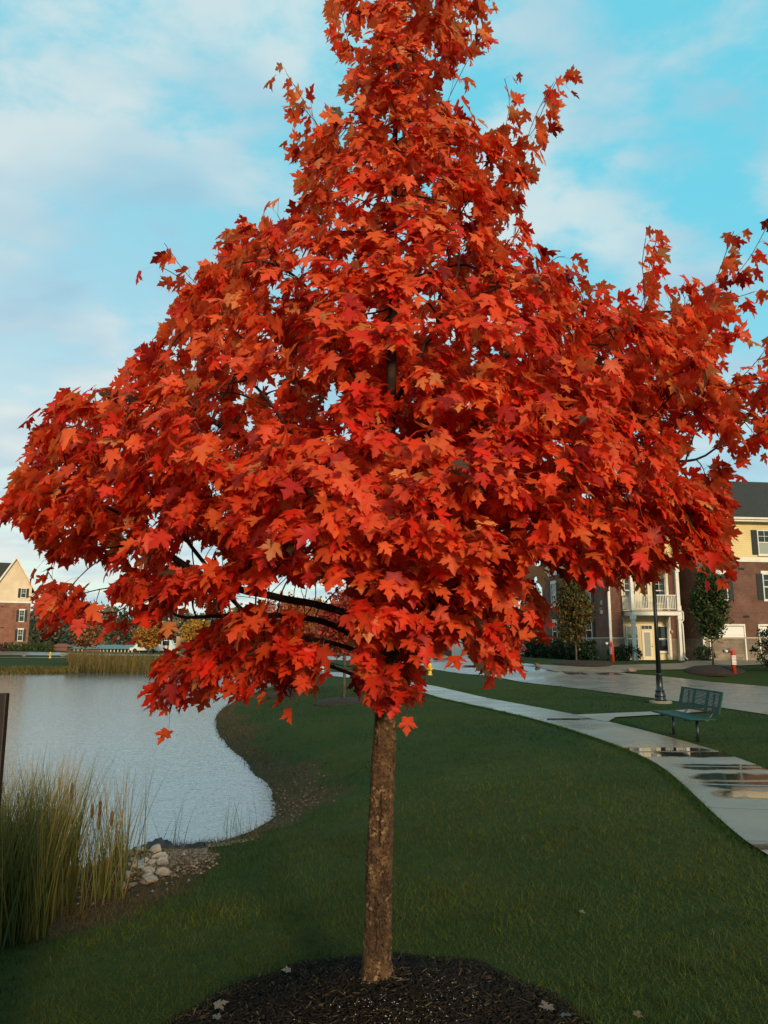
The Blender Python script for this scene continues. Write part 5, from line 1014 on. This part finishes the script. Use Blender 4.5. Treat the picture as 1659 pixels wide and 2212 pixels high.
def left_building():
    B = thing('apartment_building', (-55.55, 115, .6), math.radians(29), 'far red brick apartment block with cream gable across the pond', 'building'); hw = 2.45; g = 0
    ST, BD, EV, PK = 1.0, 6.95, 9.55, 13.75
    def body(z0, z1, e=0): m = MB(); m.box(-hw-e, hw+e, 0-e, 6, z0, z1); m.box(-16, hw-1.6, 6.001, 16, z0, z1); return m
    body(-.8, ST, .05).build('stone_base', stonem, B); body(ST+.002, BD).build('brick_wall', brick('warm_brick', (.24, .085, .045), (.18, .06, .035), (.26, .16, .10)), B); body(BD+.002, BD+.25, .07).build('belt_trim', trim, B); body(BD+.252, EV).build('siding_wall', siding('gable_siding', (.68, .50, .31)), B)
    m = MB(); m.poly([(-hw, 0, EV), (hw, 0, EV), (0, 0, PK-.15), (-hw, 6, EV), (hw, 6, EV), (0, 6, PK-.15)], [(0, 1, 2), (3, 5, 4), (0, 3, 4, 1), (1, 4, 5, 2), (0, 2, 5, 3)]); m.build('gable', siding('gable_siding', (.68, .50, .31)), B)
    m = MB(); e = .5; sl = (PK-EV)/hw
    for s in (-1, 1):
        a = (s*(hw+e), EV-e*sl); b = (0, PK); P0 = [(a[0], -e, a[1]), (b[0], -e, b[1]), (b[0], 9, b[1]), (a[0], 9, a[1])]; P1 = [(x, y, z+.22) for x, y, z in P0]; m.poly(P0+P1, [(0, 1, 2, 3), (7, 6, 5, 4), (0, 4, 5, 1), (1, 5, 6, 2), (2, 6, 7, 3), (3, 7, 4, 0)])
    m.poly([(-16.5, 5.2, EV-.2), (-hw, 5.2, EV-.2), (0, 10.5, PK+.12), (-16.5, 10.5, PK+.12), (-16.5, 16.5, EV-.2), (hw-1.2, 16.5, EV-.2)], [(0, 1, 2, 3), (3, 2, 5, 4)]); m.build('roof', roofm, B)
    m = MB()
    for s in (-1, 1):
        a = (s*(hw+e), EV-e*sl); b = (0, PK); m.poly([(a[0], -e-.04, a[1]-.22), (b[0], -e-.04, b[1]-.22), (b[0], -e-.04, b[1]+.24), (a[0], -e-.04, a[1]+.24), (a[0], -e-.002, a[1]-.22), (b[0], -e-.002, b[1]-.22), (b[0], -e-.002, b[1]+.24), (a[0], -e-.002, a[1]+.24)], [(0, 1, 2, 3), (7, 6, 5, 4), (0, 4, 5, 1), (3, 2, 6, 7)])
    m.build('rake_board', trim, B)
    for z0, z1, lin in ((7.75, 9.15, False), (4.2, 5.9, True), (1.35, 3.05, True)): window(B, 'f', 0, 0, .98, 1.70, z0, z1, lintel=lin)
    m = MB(); m.box(-1.6, -1.2, -.04, -.003, 6.3, 6.45); m.box(-1.4, -.9, -.04, -.003, 3.2, 3.35); m.build('vent', ventm, B)
left_building()
# low carports across the pond
tealm = M('teal_metal_roof', (.085, .155, .14), .5, .4); rbr = M('dull_brick', (.20, .075, .05), .9)
def carport(px0, px1, Y, ytop, ybot, nb, label, brickpx):
    a = at(px0, ybot, Y); b = at(px1, ybot, Y); h = at(px0, ytop, Y)[2]-a[2]; t = thing('carport', (a[0], Y, a[2]), 0, label, 'carport', 'low carports with teal roofs'); W_ = b[0]-a[0]
    R = MB(); R.poly([(-.4, -.5, h*.62), (W_+.4, -.5, h*.62), (W_+.4, 3, h), (-.4, 3, h), (-.4, 6.5, h*.62), (W_+.4, 6.5, h*.62), (-.4, -.5, h*.55), (W_+.4, -.5, h*.55), (-.4, 6.5, h*.55), (W_+.4, 6.5, h*.55)], [(0, 1, 2, 3), (3, 2, 5, 4), (6, 7, 1, 0), (8, 6, 0, 3, 4), (7, 9, 5, 2, 1), (6, 8, 9, 7)]); R.build('roof', tealm, t)
    bw = brickpx/F*Y
    if bw: MB().box(0, bw, 0, 6, -1, h*.549).build('brick_end', rbr, t)
    for k_ in range(nb+1): x = bw+(W_-bw)*k_/nb; MB().box(x-.1, x+.1, 0, .2, -1, h*.549).build('post', trim, t)
    MB().box(bw+.01, W_, 5.8, 6, -1, h*.549).build('back_wall', M('carport_back', (.10, .075, .06), .9), t)
carport(143, 185, 150, 1393, 1411, 5, 'short teal roofed carport beside the small brick shed', 0); carport(185, 300, 149, 1393, 1413, 11, 'long teal roofed carport with many white posts', 30)
s_ = at(103, 1412, 148); t = thing('brick_shed', s_, 0, 'small low brick shed with round white vent across the pond', 'shed'); MB().box(0, 3.6, 0, 4, -1, 1.25).build('wall', rbr, t); R = MB(); R.poly([(-.2, -.2, 1.252), (3.8, -.2, 1.252), (3.8, 4.2, 1.252), (-.2, 4.2, 1.252), (1., 2, 1.9), (2.6, 2, 1.9)], [(0, 1, 5, 4), (1, 2, 5), (2, 3, 4, 5), (3, 0, 4), (3, 2, 1, 0)]); R.build('roof', rbr, t)
# distant vehicles
def vehicle(p, L_, h, col, label, cat, kind='car', rz=0):
    t = thing('parked_'+cat.split()[-1], p, rz, label, cat, 'vehicles parked beyond the pond'); pm = M('vehicle_paint', col, .35, .5)
    m = MB(); hb = h*.55; x = L_/2
    prof = {'car': [(-x, .3), (-x, hb*.95), (-x*.75, hb), (-x*.5, h), (x*.35, h), (x*.65, hb), (x, hb*.85), (x, .3)], 'truck': [(-x, .35), (-x, hb), (-x*.15, hb), (-x*.1, h), (x*.35, h), (x*.55, hb), (x, hb*.9), (x, .35)]}[kind]
    n_ = len(prof); W_ = .9; pts = [(a, -W_, z) for a, z in prof]+[(a, W_, z) for a, z in prof]; m.poly(pts, [tuple(range(n_)), tuple(range(2*n_-1, n_-1, -1))]+[(i_, i_+n_, (i_+1) % n_+n_, (i_+1) % n_) for i_ in range(n_)]); m.build('body', pm, t, bevel=.05)
    g = MB(); a0, a1 = ((-x*.42, x*.34) if kind == 'car' else (-x*.05, x*.34)); g.box(a0, a1, -W_-.01, W_+.01, hb+.05, h-.12); g.build('windows', glassm, t)
    for xx in (-x*.6, x*.62):
        for yy in (-1, 1): MB().tube([(xx, yy*.92, .33), (xx, yy*.72, .33)], .33, 14).build('wheel', shutm, t)
def vp(px, Y): q = at(px, 1400, Y); return (q[0], Y, Hs(q[0], Y)+.02)
vehicle(vp(313, 128), 4.5, 1.45, (.62, .58, .5), 'pale low car parked left of the far lamp post', 'car'); vehicle(vp(356, 122), 5.4, 2.0, (.6, .56, .5), 'tall white pickup truck behind the far lamp post', 'truck', 'truck'); vehicle(vp(334, 130), 4.3, 1.4, (.45, .42, .38), 'grey car between the pale car and the white truck', 'car', rz=.2)
vehicle(vp(378, 126), 4.4, 1.5, (.62, .6, .55), 'white car just right of the far lamp post', 'car', rz=-.1); vehicle(vp(420, 124), 4.5, 1.5, (.10, .11, .11), 'dark car under the golden orange tree', 'car'); vehicle(vp(407, 130), 4.4, 1.5, (.5, .48, .45), 'silver car right of the tan kiosk', 'car', rz=.1)
k = at(393, 1400, 120); t = thing('kiosk', (k[0], 120, Hs(k[0], 120)), 0, 'tan upright box like kiosk beside the parked vehicles', 'kiosk'); MB().box(-.8, .0-.01, -.5, .5, -.2, 2.6).build('panel', M('tan_board', (.45, .24, .11), .7), t); MB().box(.01, .8, -.4, .6, -.2, 2.55).build('panel', M('tan_board', (.45, .24, .11), .7), t)
q = at(362, 1415, 104); lamp((q[0], 104, Hs(q[0], 104)), 4.6, 'distant thin black lamp post beside the parked vehicles', None)
q = at(404/1.0, 1415, 112)
# pile of landscaping boulders and low brick wall seen at the far end of the road
p = hit(938, 1431); 
for i_, (x, s) in enumerate([(925, .9), (945, 1.2), (962, .8)]): q = hit(x, 1428); rock('boulder', (q[0], q[1], q[2]+.3), s*.7, 330+i_, bold, ['left boulder of the cluster at the end of the road', 'middle and largest boulder of the cluster at the end of the road', 'right boulder of the cluster at the end of the road'][i_], 'boulder', 'boulder cluster at the end of the road')
wl = at(1000, 1428, 82); t = thing('brick_garage', (wl[0]-2, 84, Hs(wl[0], 84)), 0, 'long low brown brick garage at the far end of the road', 'garage'); MB().box(0, 13, 0, 6, -1, 2.3).build('wall', brickm, t); MB().box(-.3, 13.3, -.3, 6.3, 2.302, 2.6).build('roof', roofm, t)
for k_ in range(4): MB().box(1+k_*3, 3.2+k_*3, -.05, -.003, 0, 1.9).build('garage_door', garm, t)
